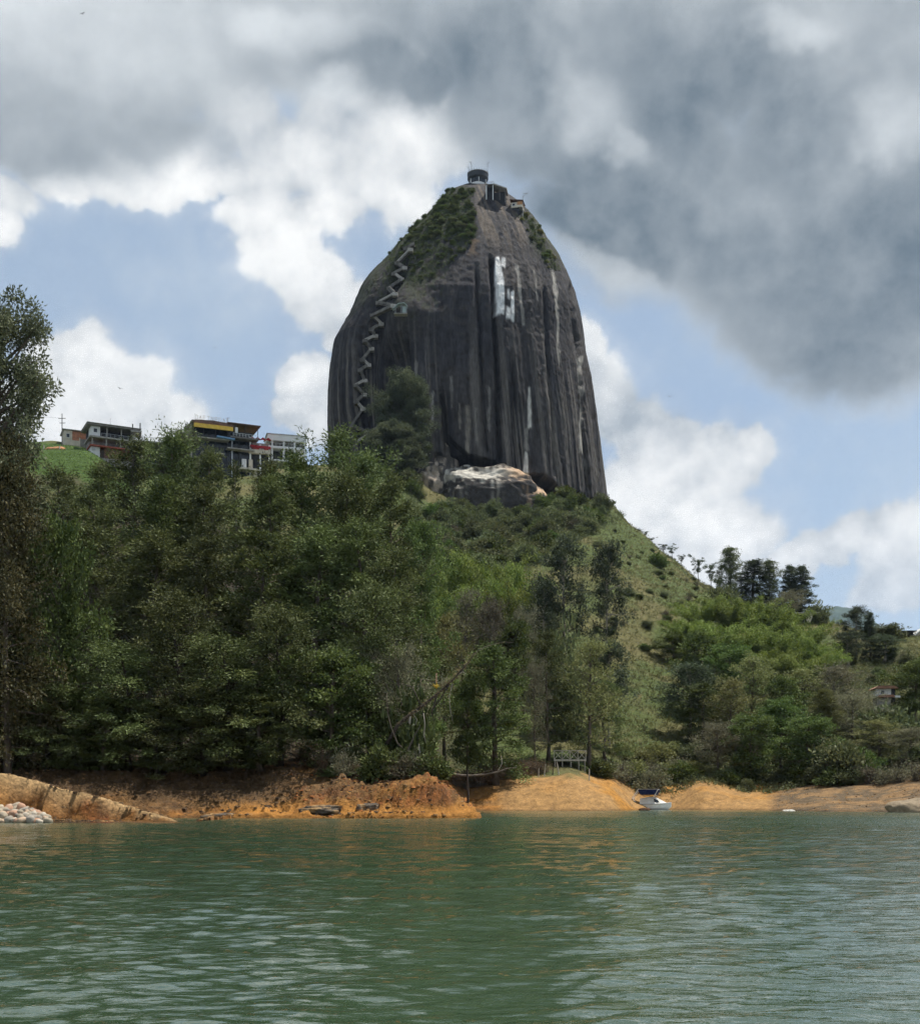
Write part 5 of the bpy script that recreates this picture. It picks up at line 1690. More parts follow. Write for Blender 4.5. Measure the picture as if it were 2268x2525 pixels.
q, _n = on_rock(1212, 494)
h = empty('summit_pavilion', (PX(1196, q.y), q.y - 1.5, PZ(480, q.y)), R(-8)); tag(h, 'long roofed pavilion on columns stepping down right of the lookout tower', 'pavilion')
MB().box(0, 3.6, 0, 6, 3.2, 3.5).build('roof', CONC_D, h)
MB().prism([(3.4, 3.6), (8.6, 1.4), (8.6, 1.0), (3.4, 3.1)], -.2, 6).build('sloping_roof', CONC, h)
boxes('column', WHITE, h, [(.3, .6, .1, .4, -2.5, 3.2), (2.9, 3.2, .1, .4, -2.8, 3.2)])
boxes('column', CONC_D, h, [(5.6, 5.85, .1, .35, -3, 2.2), (7.8, 8.05, .1, .35, -4, 1.2)])
MB().box(.6, 8.0, 2.2, 2.5, -4, 1.0).build('back_wall', DARKIN, h)
MB().box(.6, 3.5, 2.2, 2.5, 1.0, 3.2).build('back_wall', DARKIN, h)
railing(h, CONC_D, 0, 3.4, .1, 3.5, .9, .5)
q, _n = on_rock(1268, 522)
h2 = site('summit_shop', 1260, 512, q.y + .5, -14, 'small orange and cream shop hanging over the right edge of the summit', 'building')
MB().box(0, 4.4, 0, 4, .0, 2.0).build('wall', CREAM, h2)
MB().box(2.4, 4.42, -.03, 4, .9, 2.2).build('orange_wall', ORNG, h2)
MB().prism([(-.5, 3.3), (4.9, 2.4), (4.9, 2.2), (-.5, 3.0)], -.6, 4.6).build('roof', ROOFB, h2)
MB().box(-.3, 3.2, .3, 4, -3.4, .0).build('lower_floor', DARKIN, h2)
boxes('stilt', DARKM, h2, [(3.9, 4.1, .2, .4, -3.6, 0), (2.9, 3.1, .2, .4, -3.6, 0)])
win(h2, .5, 1.6, -.04, .7, 1.6)
q, _n = on_rock(1289, 535)
q = q or P(1292, 532, 492)
e = empty('lamp_post', (q.x, q.y, q.z - .5)); tag(e, 'tall angled lamp post at the right of the summit shop', 'lamp post')
MB().tube([(0, 0, 0), (0, 0, 9.2)], [.12, .08], 6).build('post', METAL, e)
MB().bar((0, 0, 8.7), (1.7, 0, 9.9), .12).bar((0, 0, 7.5), (.6, 0, 9.0), .07).bar((-.1, 0, 9.85), (2.1, 0, 10.0), .14).build('arm', METAL, e)

# --- zigzag stairs in the gully of the monolith
def SP(cx, cy): return 820 + cx / 3.619, 600 + cy / 3.619
zig = [(150, 1830), (215, 1778), (332, 1714), (250, 1730), (165, 1635), (205, 1605), (285, 1690), (210, 1608), (165, 1597), (285, 1502), (225, 1440), (232, 1415), (300, 1375), (216, 1300), (308, 1238), (262, 1150),
       (325, 1110), (275, 1070), (352, 975), (288, 905), (400, 845), (345, 800), (440, 735), (375, 660), (560, 590), (455, 620), (400, 550), (470, 545), (575, 470), (492, 435), (622, 340), (560, 305), (652, 235),
       (590, 190), (705, 90), (660, 60), (730, 30)]
zig = [zig[i] for i in (1, 2, 4, 9, 10, 12, 13, 14, 15, 16, 17, 18, 19, 20, 21, 22, 23, 24, 26, 28, 29, 30, 31, 32, 33, 34, 35, 36)]
pts = []
for c in zig:
    px, py = SP(*c)
    p, n = on_rock(px, py)
    if p is None: continue
    pts.append(p + Vector((random.Random(c[1]).uniform(-.7, .7), -1.5, random.Random(c[0]).uniform(-.6, .6))))
h = empty('zigzag_staircase', pts[0]); tag(h, 'pale zigzag staircase climbing the crack in the left of the monolith', 'staircase')
for i in range(len(pts) - 1):
    a, b = pts[i] - pts[0], pts[i + 1] - pts[0]
    mb = MB()
    mb.bar(a, b, 1.7, .28)
    n = max(4, int((b - a).length / .9))
    for k in range(n):                                  # the treads
        m_ = a.lerp(b, (k + .5) / n)
        mb.box(m_.x - .42, m_.x + .42, m_.y - .7, m_.y + .7, m_.z + .05, m_.z + .34)
    f = mb.build('flight', STAIR, h)
    o = Vector((0, -.85, .55))
    MB().bar(a + o, b + o, .16, 1.0).build('parapet', STAIR if i % 3 else CONC, f)
    if i: MB().box(a.x - 1.0, a.x + 1.0, a.y - 1.0, a.y + 1.2, a.z - .5, a.z + .8).build('landing', CONC if i % 2 else STAIR, h)
px, py = SP(610, 590)
p, n = on_rock(px, py)
h = empty('stair_shelter', p + Vector((0, -2.0, -2.0))); tag(h, 'small shelter with a pale greenish roof beside the staircase', 'shelter')
MB().prism([(-4.2, 1.9), (-1.4, 4.4), (1.8, 4.9), (3.6, 3.2), (3.4, 2.9), (1.7, 4.5), (-1.3, 4.0), (-4.0, 1.6)], -1.5, 2.0).build('roof', GREENR, h)
boxes('post', METAL, h, [(-2.8, -2.6, -1.2, -1.0, -.6, 2.6), (.3, .5, -1.2, -1.0, -.6, 4.0), (2.9, 3.1, -1.2, -1.0, -.6, 3.2)])
MB().box(-3.4, 3.4, -1.4, 2.5, -.9, -.6).build('floor', CONC, h)
MB().box(.9, 2.7, -.9, -.8, -.3, 3.0).build('screen', GREENR, h)
h.scale = (.72, .72, .72)

# --- the moored boat
h = empty('moored_boat', (PX(1612, 197), 197, .0), R(-16)); tag(h, 'white moored boat with a navy sunshade and pale cover near the orange bank', 'boat')
def loft(secs, n):
    mb = MB(); pts = []
    for x, w, zk, zg in secs:
        prof_ = [(0, zk), (w * .55, zk + (zg - zk) * .18), (w * .9, zk + (zg - zk) * .55), (w, zg)]
        ring_ = [(x, y, z) for y, z in prof_] + [(x, -y, z) for y, z in reversed(prof_[1:])]
        pts += ring_
    m = 7
    fs = []
    for i in range(len(secs) - 1):
        for k in range(m - 1):
            fs.append((i * m + k, i * m + k + 1, (i + 1) * m + k + 1, (i + 1) * m + k))
        fs.append((i * m + m - 1, i * m, (i + 1) * m, (i + 1) * m + m - 1))
    fs.append(tuple(range(m))); fs.append(tuple(reversed(range((len(secs) - 1) * m, len(secs) * m))))
    return mb.poly(pts, fs)
# keel ring starts at the keel: order keel, starboard ..., port
secs = [(-2.7, 1.0, -.25, .85), (-1.5, 1.08, -.3, .88), (0, 1.1, -.3, .92), (1.3, .95, -.22, 1.0), (2.2, .6, -.05, 1.08), (2.8, .12, .45, 1.14)]
def hull():
    mb = MB(); P_ = []
    for x, w, zk, zg in secs:
        P_ += [(x, -w, zg), (x, -w * .92, zk + (zg - zk) * .45), (x, -w * .5, zk + .1), (x, 0, zk), (x, w * .5, zk + .1), (x, w * .92, zk + (zg - zk) * .45), (x, w, zg)]
    fs = []
    for i in range(len(secs) - 1):
        for k in range(6):
            fs.append((i * 7 + k, i * 7 + k + 1, (i + 1) * 7 + k + 1, (i + 1) * 7 + k))
        fs.append((i * 7 + 6, i * 7, (i + 1) * 7, (i + 1) * 7 + 6))
    fs += [tuple(range(7)), tuple(reversed(range(35, 42)))]
    return mb.poly(P_, fs)
hull().build('hull', GEL, h)
gw = MB()
for s_ in (-1, 1):
    gw.tube([(x, s_ * (w + .03), zg + .02) for x, w, zk, zg in secs], .06, 6)
gw.build('rub_rail', METAL, h)
# fabric cover: a tent over the cockpit
mb = MB()
ridge = [(-2.2, 1.9), (-1.0, 2.15), (.3, 2.1), (1.3, 1.55), (2.1, 1.15)]
P_ = []
for i, (x, z) in enumerate(ridge):
    w = np.interp(x, [q[0] for q in secs], [q[1] for q in secs]) * 1.02
    zg = np.interp(x, [q[0] for q in secs], [q[3] for q in secs])
    P_ += [(x, -w, zg + .03), (x, -w * .62, zg + (z - zg) * .55 - .05), (x, -w * .3, z - .06), (x, w * .3, z - .06), (x, w * .62, zg + (z - zg) * .55 - .05), (x, w, zg + .03)]
fs = []
for i in range(4):
    for k in range(5):
        fs.append((i * 6 + k, i * 6 + k + 1, (i + 1) * 6 + k + 1, (i + 1) * 6 + k))
fs += [tuple(range(6)), tuple(reversed(range(24, 30)))]
mb.poly(P_, fs).build('cover', PALEC, h)
for s_ in (-1, 1):
    w_ = MB().poly([(.2, s_ * .93, 1.15), (1.0, s_ * .86, 1.18), (.7, s_ * .70, 1.62), (.05, s_ * .68, 1.80)], [(0, 1, 2, 3)] if s_ > 0 else [(3, 2, 1, 0)]).build('clear_panel', GLASS, h)
MB().prism([(-2.4, 3.30), (.7, 3.34), (.9, 3.25), (.55, 2.45), (-2.0, 2.42), (-2.5, 3.2)], -1.0, 1.0).build('sunshade', NAVY, h)
MB().box(-2.5, .8, -1.02, 1.02, 3.31, 3.36).build('sunshade_top', PALEC, h)
for s_ in (-1, 1):
    MB().bar((-3.4, s_ * .95, 1.9), (-2.4, s_ * .98, 3.3), .11).build('frame_post', GEL, h)
    MB().bar((.1, s_ * .95, 2.1), (.8, s_ * .98, 3.3), .10).build('frame_post', GEL, h)
    MB().bar((-3.4, s_ * .95, 1.9), (-2.6, s_ * .95, .9), .09).build('frame_post', GEL, h)
MB().bar((-3.4, -.95, 1.9), (-3.4, .95, 1.9), .09).build('rear_bar', GEL, h)
MB().box(-3.2, -2.72, -.25, .25, -.1, 1.25).build('outboard_motor', DARKM, h)

# --- wooden deck with crossed railing
Yd = 200.0
h = empty('wooden_deck', (PX(1366, Yd), Yd, PZ(1875, Yd))); tag(h, 'raised wooden deck with a crossed white railing above the orange bank', 'deck')
kk = Yd / FPX
wd = 78 * kk
for i in range(9):
    MB().box(0, wd, i * .42, i * .42 + .39, 0, .12).build('plank', WOODD, h)
MB().box(-.05, wd + .05, -.12, -.003, -.15, .14).build('edge_beam', WOODP, h)
boxes('support_post', WOODP, h, [(x, x + .14, .05, .19, -3.0, -.001) for x in (.1, 1.3, 2.7, 4.0, 5.0)])
rh = 21 * kk
boxes('rail_post', WOODP, h, [(x - .06, x + .06, -.1, .02, .14, .14 + rh) for x in (0, wd * .25, wd * .5, wd * .75, wd)])
MB().box(-.1, wd + .1, -.13, .05, .14 + rh, .14 + rh + .1).build('top_rail', WOODP, h)
for i in range(4):
    x0, x1 = i * wd / 4 + .07, (i + 1) * wd / 4 - .07
    MB().bar((x0, -.06, .2), (x1, -.06, .1 + rh), .08, .1).build('cross_brace', WOODP, h)
    MB().bar((x0, -.01, .1 + rh), (x1, -.01, .2), .06, .1).build('cross_brace', WOODP, h)
for i, (px, py, lean, hh) in enumerate(((1341, 1898, .25, 1.9), (1362, 1900, .1, 1.2), (1378, 1908, -.35, 2.0), (1452, 1896, .05, 1.9), (1327, 1918, .1, 1.4))):
    Yq = 192.5
    X = PX(px, Yq); z = gz(X, Yq)
    e = MB().tube([(X, Yq, z - .4), (X + lean * .5, Yq, z + hh * .5), (X + lean, Yq, z + hh)], [.1, .09, .07], 6).build('fence_stake', WOODP if i != 1 else WOODD)
    tag(e, '%s weathered stake standing in the bank by the wooden deck, from the left' % ORD[[1, 2, 3, 4, 0][i]], 'stake', 'stakes by the deck')

# --- red-roofed house, ridge shelter, farm shed
h = site('red_roofed_house', 2163, 1722, 238, -6, 'white house with a weathered red tile roof on the right slope', 'house')
MB().box(0, 3.2, 0, 5, -3, .2).build('lower_wall', BLOCK, h)
MB().box(-.3, 3.3, .3, 5, .2, 2.4).build('wall', WHITE, h)
MB().prism([(-1.0, 2.3), (4.8, 2.3), (3.9, 2.95), (0, 2.95)], -1.0, 6).build('roof', TILE, h)
MB().prism([(-.2, .15), (4.0, .15), (3.6, .75), (.4, .75)], -1.2, .25).build('porch_roof', TILE, h)
MB().box(3.3, 4.4, .8, 5, -.8, 2.3).build('side_wall', DARKIN, h)
MB().box(3.9, 5.3, -.6, 1.4, .1, .55).build('awning', WHITE, h)
win(h, .9, 1.7, .28, 1.1, 1.9)
h.scale = (.8, .8, .8)
h = site('ridge_shelter', 1950, 1530, 366, -5, 'flat-roofed shelter on the ridge behind the big bamboo', 'shelter')
MB().box(0, 7.8, 0, 5, 2.1, 2.4).build('roof', CONC, h)
MB().prism([(4.2, 2.1), (7.0, 2.1), (5.8, -.6), (5.0, -.6)], 1, 1.3).build('gable_wall', CREAM, h)
boxes('post', CONC_D, h, [(.5, .75, .3, .55, -1.5, 2.1), (3.9, 4.1, .3, .55, -1.5, 2.1)])
MB().box(.4, 7.0, 4, 4.2, -1.5, 2.1).build('back_wall', DARKIN, h)
h = site('farm_shed', 2217, 1576, 350, -4, 'open farm shed with a white gable on the right meadow', 'shed')
MB().box(0, 5.0, 0, 5, 2.2, 2.45).build('roof', DARKM, h)
boxes('post', CREAM, h, [(.3, .5, .1, .3, -1, 2.2), (2.0, 2.2, .1, .3, -1, 2.2), (4.4, 4.6, .1, .3, -1, 2.2)])
MB().box(.2, 4.8, 3, 3.2, -1, 2.2).build('back_wall', DARKIN, h)
MB().prism([(4.0, 1.0), (6.4, 3.2), (9.0, 1.2), (9.0, .9), (6.4, 2.7), (4.2, .8)], -1.0, 5).build('white_roof', WHITE, h)
MB().prism([(4.6, -1), (8.6, -1), (8.6, 1.0), (6.4, 2.6), (4.6, 1.0)], .2, .4).build('gable_wall', CREAM, h)
MB().box(6.0, 7.2, .15, .19, -.8, 1.2).build('door', WOODD, h)

# --- leaning dead trunk with its epiphyte, vine stem, fallen branch, stub
def LP(cx, cy, Y): return P(940 + cx / 4.333, 1560 + cy / 4.333, Y)
Yl = 122.5
e = empty('leaning_dead_tree', LP(120, 1060, Yl)); o0 = e.location.copy()
tag(e, 'leaning dead tree trunk reaching out over the tip of the bank', 'dead tree')
def T(lst, rad, name='trunk', m=BARK, n=7):
    pts_ = [LP(a, b, Yl + (c[0] if c else 0)) - o0 for a, b, *c in lst]
    return MB().tube([tuple(p) for p in pts_], rad, n).build(name, m, e, smooth=True)
T([(60, 1190), (180, 985), (300, 885), (420, 800), (540, 705), (650, 612), (770, 500), (880, 375), (940, 300)], [.22, .19, .17, .15, .14, .12, .10, .08, .06], m=BARK_DARK)
T([(940, 300), (980, 240), (1060, 178), (1140, 142), (1230, 120), (1330, 100), (1420, 112)], [.055, .05, .04, .035, .03, .02, .01], 'branch', BARK)
T([(600, 655), (540, 850), (560, 960)], [.09, .06, .02], 'branch', BARK_DARK); T([(720, 560), (640, 700), (540, 830)], [.09, .07, .03], 'branch', BARK_DARK)
T([(430, 800), (330, 580), (230, 550), (110, 560)], [.08, .06, .04, .02], 'branch', BARK_DARK); T([(820, 450), (870, 420), (900, 440)], [.05, .05, .03], 'branch', BARK_PALE)
T([(310, 880), (300, 960), (310, 990)], [.10, .14, .03], 'hanging_root', BARK_PALE); T([(340, 870), (380, 930), (370, 980), (320, 1000)], [.04, .04, .03, .02], 'hanging_root', BARK_PALE)
T([(760, 540), (725, 690), (740, 850), (770, 980)], [.04, .03, .03, .01], 'hanging_root', BARK_PALE)
T([(450, 860), (465, 980), (455, 1100), (480, 1190)], [.05, .05, .04, .02], 'hanging_root', BARK_PALE)
rs = np.random.default_rng(77)
cs = []
for q in range(60):
    t = rs.random()
    a, b = np.interp(t, [0, .5, 1], [200, 600, 930]), np.interp(t, [0, .5, 1], [980, 650, 310])
    cs.append(np.array(LP(a + rs.normal(0, 14), b + rs.normal(0, 14), Yl + rs.normal(0, .25)) - o0))
cs = np.repeat(np.array(cs), 10, axis=0) + rs.normal(0, .14, (600, 3))
V_, F_, T_ = leaves_mesh(cs, unit(rs.normal(size=(600, 3)) + np.array([0, 0, -.2])), .26, .07, rs, rs.random(600) * .8)
tag(mesh_np('epiphytes', V_, F_, LEAF['lily'], e, attrs={'tint': ('FLOAT', T_)}), kind='stuff')
# bromeliad with a flower spike
c = LP(588, 600, Yl - .35)
b = empty('bromeliad', c); tag(b, 'yellow bromeliad with a pale flower spike perched on the leaning trunk', 'plant')
mb = MB()
for i in range(22):
    a = i * 2.4; L = .55 + .35 * ((i * 7) % 5) / 5; e_ = .45 + .6 * ((i * 3) % 7) / 7
    d_ = Vector((math.cos(a) * math.cos(e_), math.sin(a) * math.cos(e_), math.sin(e_)))
    s_ = d_.cross(Vector((0, 0, 1))).normalized() * .055
    m1 = d_ * L * .6 + Vector((0, 0, .05)); tip = d_ * L + Vector((0, 0, -.04))
    mb.poly([-s_ * .7, s_ * .7, m1 + s_, m1 - s_, tip], [(0, 1, 2, 3), (3, 2, 4)])
mb.build('leaves', mat('yellow_bromeliad_leaf', (.50, .36, .04), .5, var=.3, scale=6), b)
mb = MB().tube([(0, 0, 0), (.02, 0, .9), (.0, 0, 1.55)], [.03, .025, .01], 5)
for i in range(14):
    z = .55 + i * .07; a = i * 2.4
    mb.tube([(0, 0, z), (math.cos(a) * .13, math.sin(a) * .13, z + .12)], [.03, .012], 4)
mb.build('flower_spike', mat('pale_pink_bract', (.55, .36, .26), .6, var=.2, scale=6), b)
e = empty('twisted_stem', LP(300, 1450, 121.5)); o0 = e.location.copy(); Yl = 121.5; tag(e, 'twisted pale stem curling up from the tip of the bank', 'dead tree')
T([(330, 1440), (275, 1410), (262, 1330), (290, 1240), (330, 1160), (365, 1080), (420, 990)], [.07, .09, .09, .09, .08, .06, .03], 'stem', BARK)
T([(300, 1250), (330, 1340), (390, 1390), (420, 1420)], [.06, .06, .05, .03], 'root', BARK_PALE); T([(400, 1190), (410, 1280), (400, 1330)], [.05, .05, .03], 'root', BARK_PALE)
T([(60, 650), (65, 860), (110, 1030), (170, 1180), (260, 1270)], [.02, .04, .05, .06, .07], 'branch', BARK)
e = empty('fallen_branch', LP(480, 1450, 119.5)); o0 = e.location.copy(); Yl = 119.5; tag(e, 'long fallen branch lying out over the orange bank above the water', 'branch')
T([(380, 1435), (520, 1468), (700, 1500), (850, 1527), (960, 1530), (1100, 1518), (1250, 1490), (1340, 1455), (1450, 1440)], [.10, .12, .12, .11, .10, .09, .07, .05, .02], 'limb', BARK)
T([(640, 1495), (690, 1560), (680, 1600)], [.05, .04, .02], 'twig', BARK_DARK); T([(960, 1528), (1020, 1580), (1080, 1610)], [.05, .03, .02], 'twig', BARK_DARK); T([(1240, 1490), (1290, 1400), (1280, 1320)], [.04, .03, .015], 'twig', BARK_PALE)
T([(1050, 1520), (1130, 1480), (1200, 1470)], [.04, .03, .015], 'twig', BARK_DARK)
X, Yq = PX(1152, 118.6), 118.6
e = MB().tube([(X, Yq, .1), (X + .08, Yq, 2.3), (X - .02, Yq, 4.6)], [.13, .11, .07], 7).build('dead_stump', BARK_DARK); tag(e, 'thin dark dead stump standing upright at the tip of the near bank', 'stump')

# --- stones heaped on the spit
def col_stone(base):
    return lambda X, Y, Z, dz: np.array([base]) * (0.75 + .5 * fbm(X * 2, Y * 2, Z * 2, 3, 5))[:, None]
rs = random.Random(12)
STM = attr_mat('pale_stone', scale=2.0, var=.2, bump=.03, bscale=5.0); MATS['pale_stone'] = STM
shades = [(.33, .28, .21), (.42, .37, .30), (.36, .22, .15), (.28, .25, .21), (.42, .31, .22)]
protos = []
for i in range(6):
    o = blob_rock('stone', (0, 0, 0), (.36, .3, .25), None, 80 + i, col_stone(shades[i % 5]), n=(16, 10), amp=.3, mat_=STM)
    protos.append(o.data); bpy.data.objects.remove(o)
SHADE = ['tan', 'cream', 'reddish', 'grey', 'peach', 'dun']
cnt = 0
while cnt < 120:
    px = rs.uniform(-8, 150) if cnt < 85 else rs.uniform(-8, 95); f_ = rs.random()
    Yq = 90.6 + 3.4 * f_
    if px > 140 - 60 * f_: continue
    X = PX(px, Yq); z = gz(X, Yq)
    pile = max(0, .75 - abs(px - 55) / 110) * (.3 + f_)
    ki = rs.randrange(6); o = bpy.data.objects.new('stone', protos[ki]); o.location = (X, Yq, max(z, .02) + pile * rs.random() * .9 + .06)
    s_ = rs.uniform(.35, 1.35); o.scale = (s_, s_, s_ * rs.uniform(.8, 1.1)); o.rotation_euler = (rs.uniform(-.5, .5), rs.uniform(-.5, .5), rs.uniform(0, 6.28))
    link(o); tag(o, None, 'stone', 'stones heaped by the spit'); cnt += 1
    label_later(o, SHADE[ki], 'in the %s of the heap by the spit' % ('front' if f_ < .33 else 'middle' if f_ < .66 else 'back'), px)
finish_labels('stone')
# --- dark outcrops on the near bank
for i, (px, Yq, r_, lb) in enumerate(((792, 113.2, (2.0, 1.3, .62), 'wide dark crusted outcrop low on the orange bank'), (905, 113.4, (1.0, 1.0, .75), 'small dark outcrop left of the red cliff'), (560, 112.6, (2.2, 1.0, .34), 'low dark rock at the waterline of the near bank'))):
    X = PX(px, Yq); z = gz(X, Yq)
    blob_rock('outcrop', (X, Yq, z - .1), r_, lb, 40 + i, lambda X, Y, Z, dz: (lambda k: np.array([[.09, .075, .06]]) * (1 - k) + np.array([[.30, .19, .09]]) * k)(sstep(fbm(X * 1.1, Y * 1.1, Z * 3, 4, 7), .42, .6)[:, None]), n=(60, 40), amp=.55)
for i, (px, Yq, r_, lb) in enumerate(((1588, 185.5, (.9, .6, .45), 'dark hollow rock at the tip of the first orange dome'), (2262, 160.0, (4.2, 3, 1.7), 'grey brown rounded rock at the right edge of the water'), (1945, 176.5, (.9, .6, .22), 'small pale slab lying on the right beach'))):
    X = PX(px, Yq); z = gz(X, Yq)
    c_ = ([[.09, .05, .03]], [[.24, .19, .13]], [[.55, .53, .48]])[i]
    blob_rock('shore_rock', (X, Yq, max(z, -.1) + .1), r_, lb, 50 + i, (lambda c_: lambda X, Y, Z, dz: np.array(c_) * (0.5 + fbm(X * 1.2, Y * 1.2, Z * 2, 4, 7))[:, None])(c_), n=(40, 26), amp=.25)

# --- birds
for i, (px, py, Yq, lb) in enumerate(((530, 858, 210, 'tiny dark bird flying right of the left blue gap'), (296, 958, 190, 'tiny dark bird in front of the left white cloud'), (203, 33, 190, 'tiny dark bird high at the upper left'), (1651, 978, 230, 'tiny dark bird in the blue gap at the right'))):
    e = empty('bird', P(px, py, Yq), rs.uniform(0, 6)); tag(e, lb, 'bird')
    mb = MB().tube([(0, -.22, 0), (0, -.08, .02), (0, .1, .02), (0, .25, 0)], [.015, .06, .05, .02], 6)
    mb.poly([(0, -.06, .03), (.28, -.1, .16), (.55, .02, .08), (.26, .06, .14), (0, .1, .03)], [(0, 1, 3, 4), (1, 2, 3)])
    mb.poly([(0, -.06, .03), (-.28, -.1, .16), (-.55, .02, .08), (-.26, .06, .14), (0, .1, .03)], [(4, 3, 1, 0), (3, 2, 1)])
    mb.build('body', DARKM, e)

# ------------------------------------------------------------------ far hill, grass, air
def build_far_hill():
    u = np.linspace(1500, 3000, 180); v = np.linspace(6800, 9600, 60)
    Vg, Ug = np.meshgrid(v, u, indexing='ij')
    X = (Ug - CXP) / FPX * Vg
    ridge = np.interp(Ug, [1500, 1900, 1985, 2035, 2060, 2105, 2140, 2175, 2230, 2300, 2500, 3000], [1620, 1570, 1530, 1502, 1493, 1491, 1512, 1545, 1590, 1620, 1640, 1700])
    top = 1.8 + (YH - ridge) / FPX * 8000
    prof_ = np.exp(-((Vg - 8000) / 750.0) ** 2)
    Z = top * prof_ + (fbm(X / 220, Vg / 220, 0, 5, 401) - .5) * 90 * prof_ - 5
    idx = np.arange(X.size).reshape(X.shape)
    F = np.stack([idx[:-1, :-1].ravel(), idx[:-1, 1:].ravel(), idx[1:, 1:].ravel(), idx[1:, :-1].ravel()], 1)
    o = mesh_np('distant_hill', np.stack([X.ravel(), Vg.ravel(), Z.ravel()], 1), F, mat('far_forest', (.035, .06, .035), .95, var=.3, scale=.02, bump=6.0, bscale=.03), smooth=True)
    tag(o, kind='structure')


build_far_hill()


def tufts(name, n, sampler, seed, size, key, kind='stuff'):
    """grass: thousands of small blades in one mesh"""
    rng = np.random.default_rng(seed)
    px, Y = sampler(rng, n)
    X = (px - CXP) / FPX * Y
    Z = land_h(X, Y)
    k = 5
    pos = np.repeat(np.stack([X, Y, Z - .03], 1), k, axis=0)
    m = len(pos)
    pos = pos + rng.normal(0, 1, (m, 3)) * np.array([size * .35, size * .35, 0])
    ax = unit(rng.normal(0, .45, (m, 3)) + np.array([0, 0, 1.0]))
    tint = np.clip(np.repeat(fbm(X / 14, Y / 14, 0, 3, seed), k) * 1.3 - .15 + rng.normal(0, .15, m), 0, 1)
    V, F, T = leaves_mesh(pos, ax, size, size * .22, rng, tint)
    o = mesh_np(name, V, F, LEAF[key], None, attrs={'tint': ('FLOAT', T)})
    return tag(o, kind=kind)


def s_slope(rng, n):
    px = rng.uniform(1060, 2290, n * 3); Y = rng.uniform(205, 470, n * 3)
    k = np.where((px < 1400) & (Y < 230), False, True)
    return px[k][:n], Y[k][:n]
def s_lawn(rng, n):
    return rng.uniform(60, 330, n), rng.uniform(322, 372, n)
tufts('hill_grass', 26000, s_slope, 5, .75, 'grass')
tufts('lawn_grass', 5000, s_lawn, 6, .35, 'lawn')

# low ground cover of the slopes and the floor of the wood, too dense to count
def cover(name, n, sampler, seed, key, r=1.0):
    rng = np.random.default_rng(seed)
    px, Y = sampler(rng, n)
    X = (px - CXP) / FPX * Y
    Z = land_h(X, Y)
    k = 26
    sz = np.repeat(rng.uniform(.6, 1.5, len(X)) * r, k)
    base = np.repeat(np.stack([X, Y, Z], 1), k, axis=0)
    m = len(base)
    d = unit(rng.normal(size=(m, 3))); d[:, 2] = np.abs(d[:, 2])
    pos = base + d * (sz * rng.random(m) ** .5)[:, None] * np.array([1.2, 1.2, .9])
    tint = np.clip(np.repeat(rng.normal(.42, .2, len(X)), k) + rng.normal(0, .16, m), 0, 1)
    V, F, T = leaves_mesh(pos, unit(d + rng.normal(0, .5, (m, 3))), .5 * r, .2 * r, rng, tint)
    o = mesh_np(name, V, F, LEAF[key], None, attrs={'tint': ('FLOAT', T)})
    return tag(o, kind='stuff')


def s_scrub(rng, n):
    px = rng.uniform(1000, 1560, n * 6); Y = rng.uniform(290, 464, n * 6)
    X = (px - CXP) / FPX * Y
    py = YH - (land_h(X, Y) - CAMZ) / Y * FPX
    k = (py < 1430) & (py < 1262 + (1560 - px) * .55) & ~((px > 1495) & (py < 1268)) & ~((px > 1030) & (px < 1330) & (py < 1262))
    return px[k][:n], Y[k][:n]
def s_rightwood(rng, n):
    px = rng.uniform(1500, 2290, n * 5); Y = rng.uniform(204, 330, n * 5)
    X = (px - CXP) / FPX * Y
    py = YH - (land_h(X, Y) - CAMZ) / Y * FPX
    k = (py > 1500 + np.maximum(0, 1760 - px) * 1.1) & ~((px > 1500) & (px < 1740) & (py > 1560) & (py < 1880))
    return px[k][:n], Y[k][:n]
def s_wood(rng, n):
    return rng.uniform(-20, 1010, n), rng.uniform(134, 185, n)
cover('hillside_undergrowth', 2600, s_scrub, 15, 'scrub', 1.35)
def s_foot(rng, n):
    px = rng.uniform(1010, 1340, n * 8); Y = rng.uniform(405, 462, n * 8)
    X = (px - CXP) / FPX * Y
    py = YH - (land_h(X, Y) - CAMZ) / Y * FPX
    k = (py < 1300) & (py > 1248)
    return px[k][:n], Y[k][:n]
cover('boulder_foot_undergrowth', 420, s_foot, 18, 'scrub', .8)
cover('slope_undergrowth', 1800, s_rightwood, 16, 'scrub', 1.0)
cover('wood_undergrowth', 450, s_wood, 17, 'pine', 1.0)

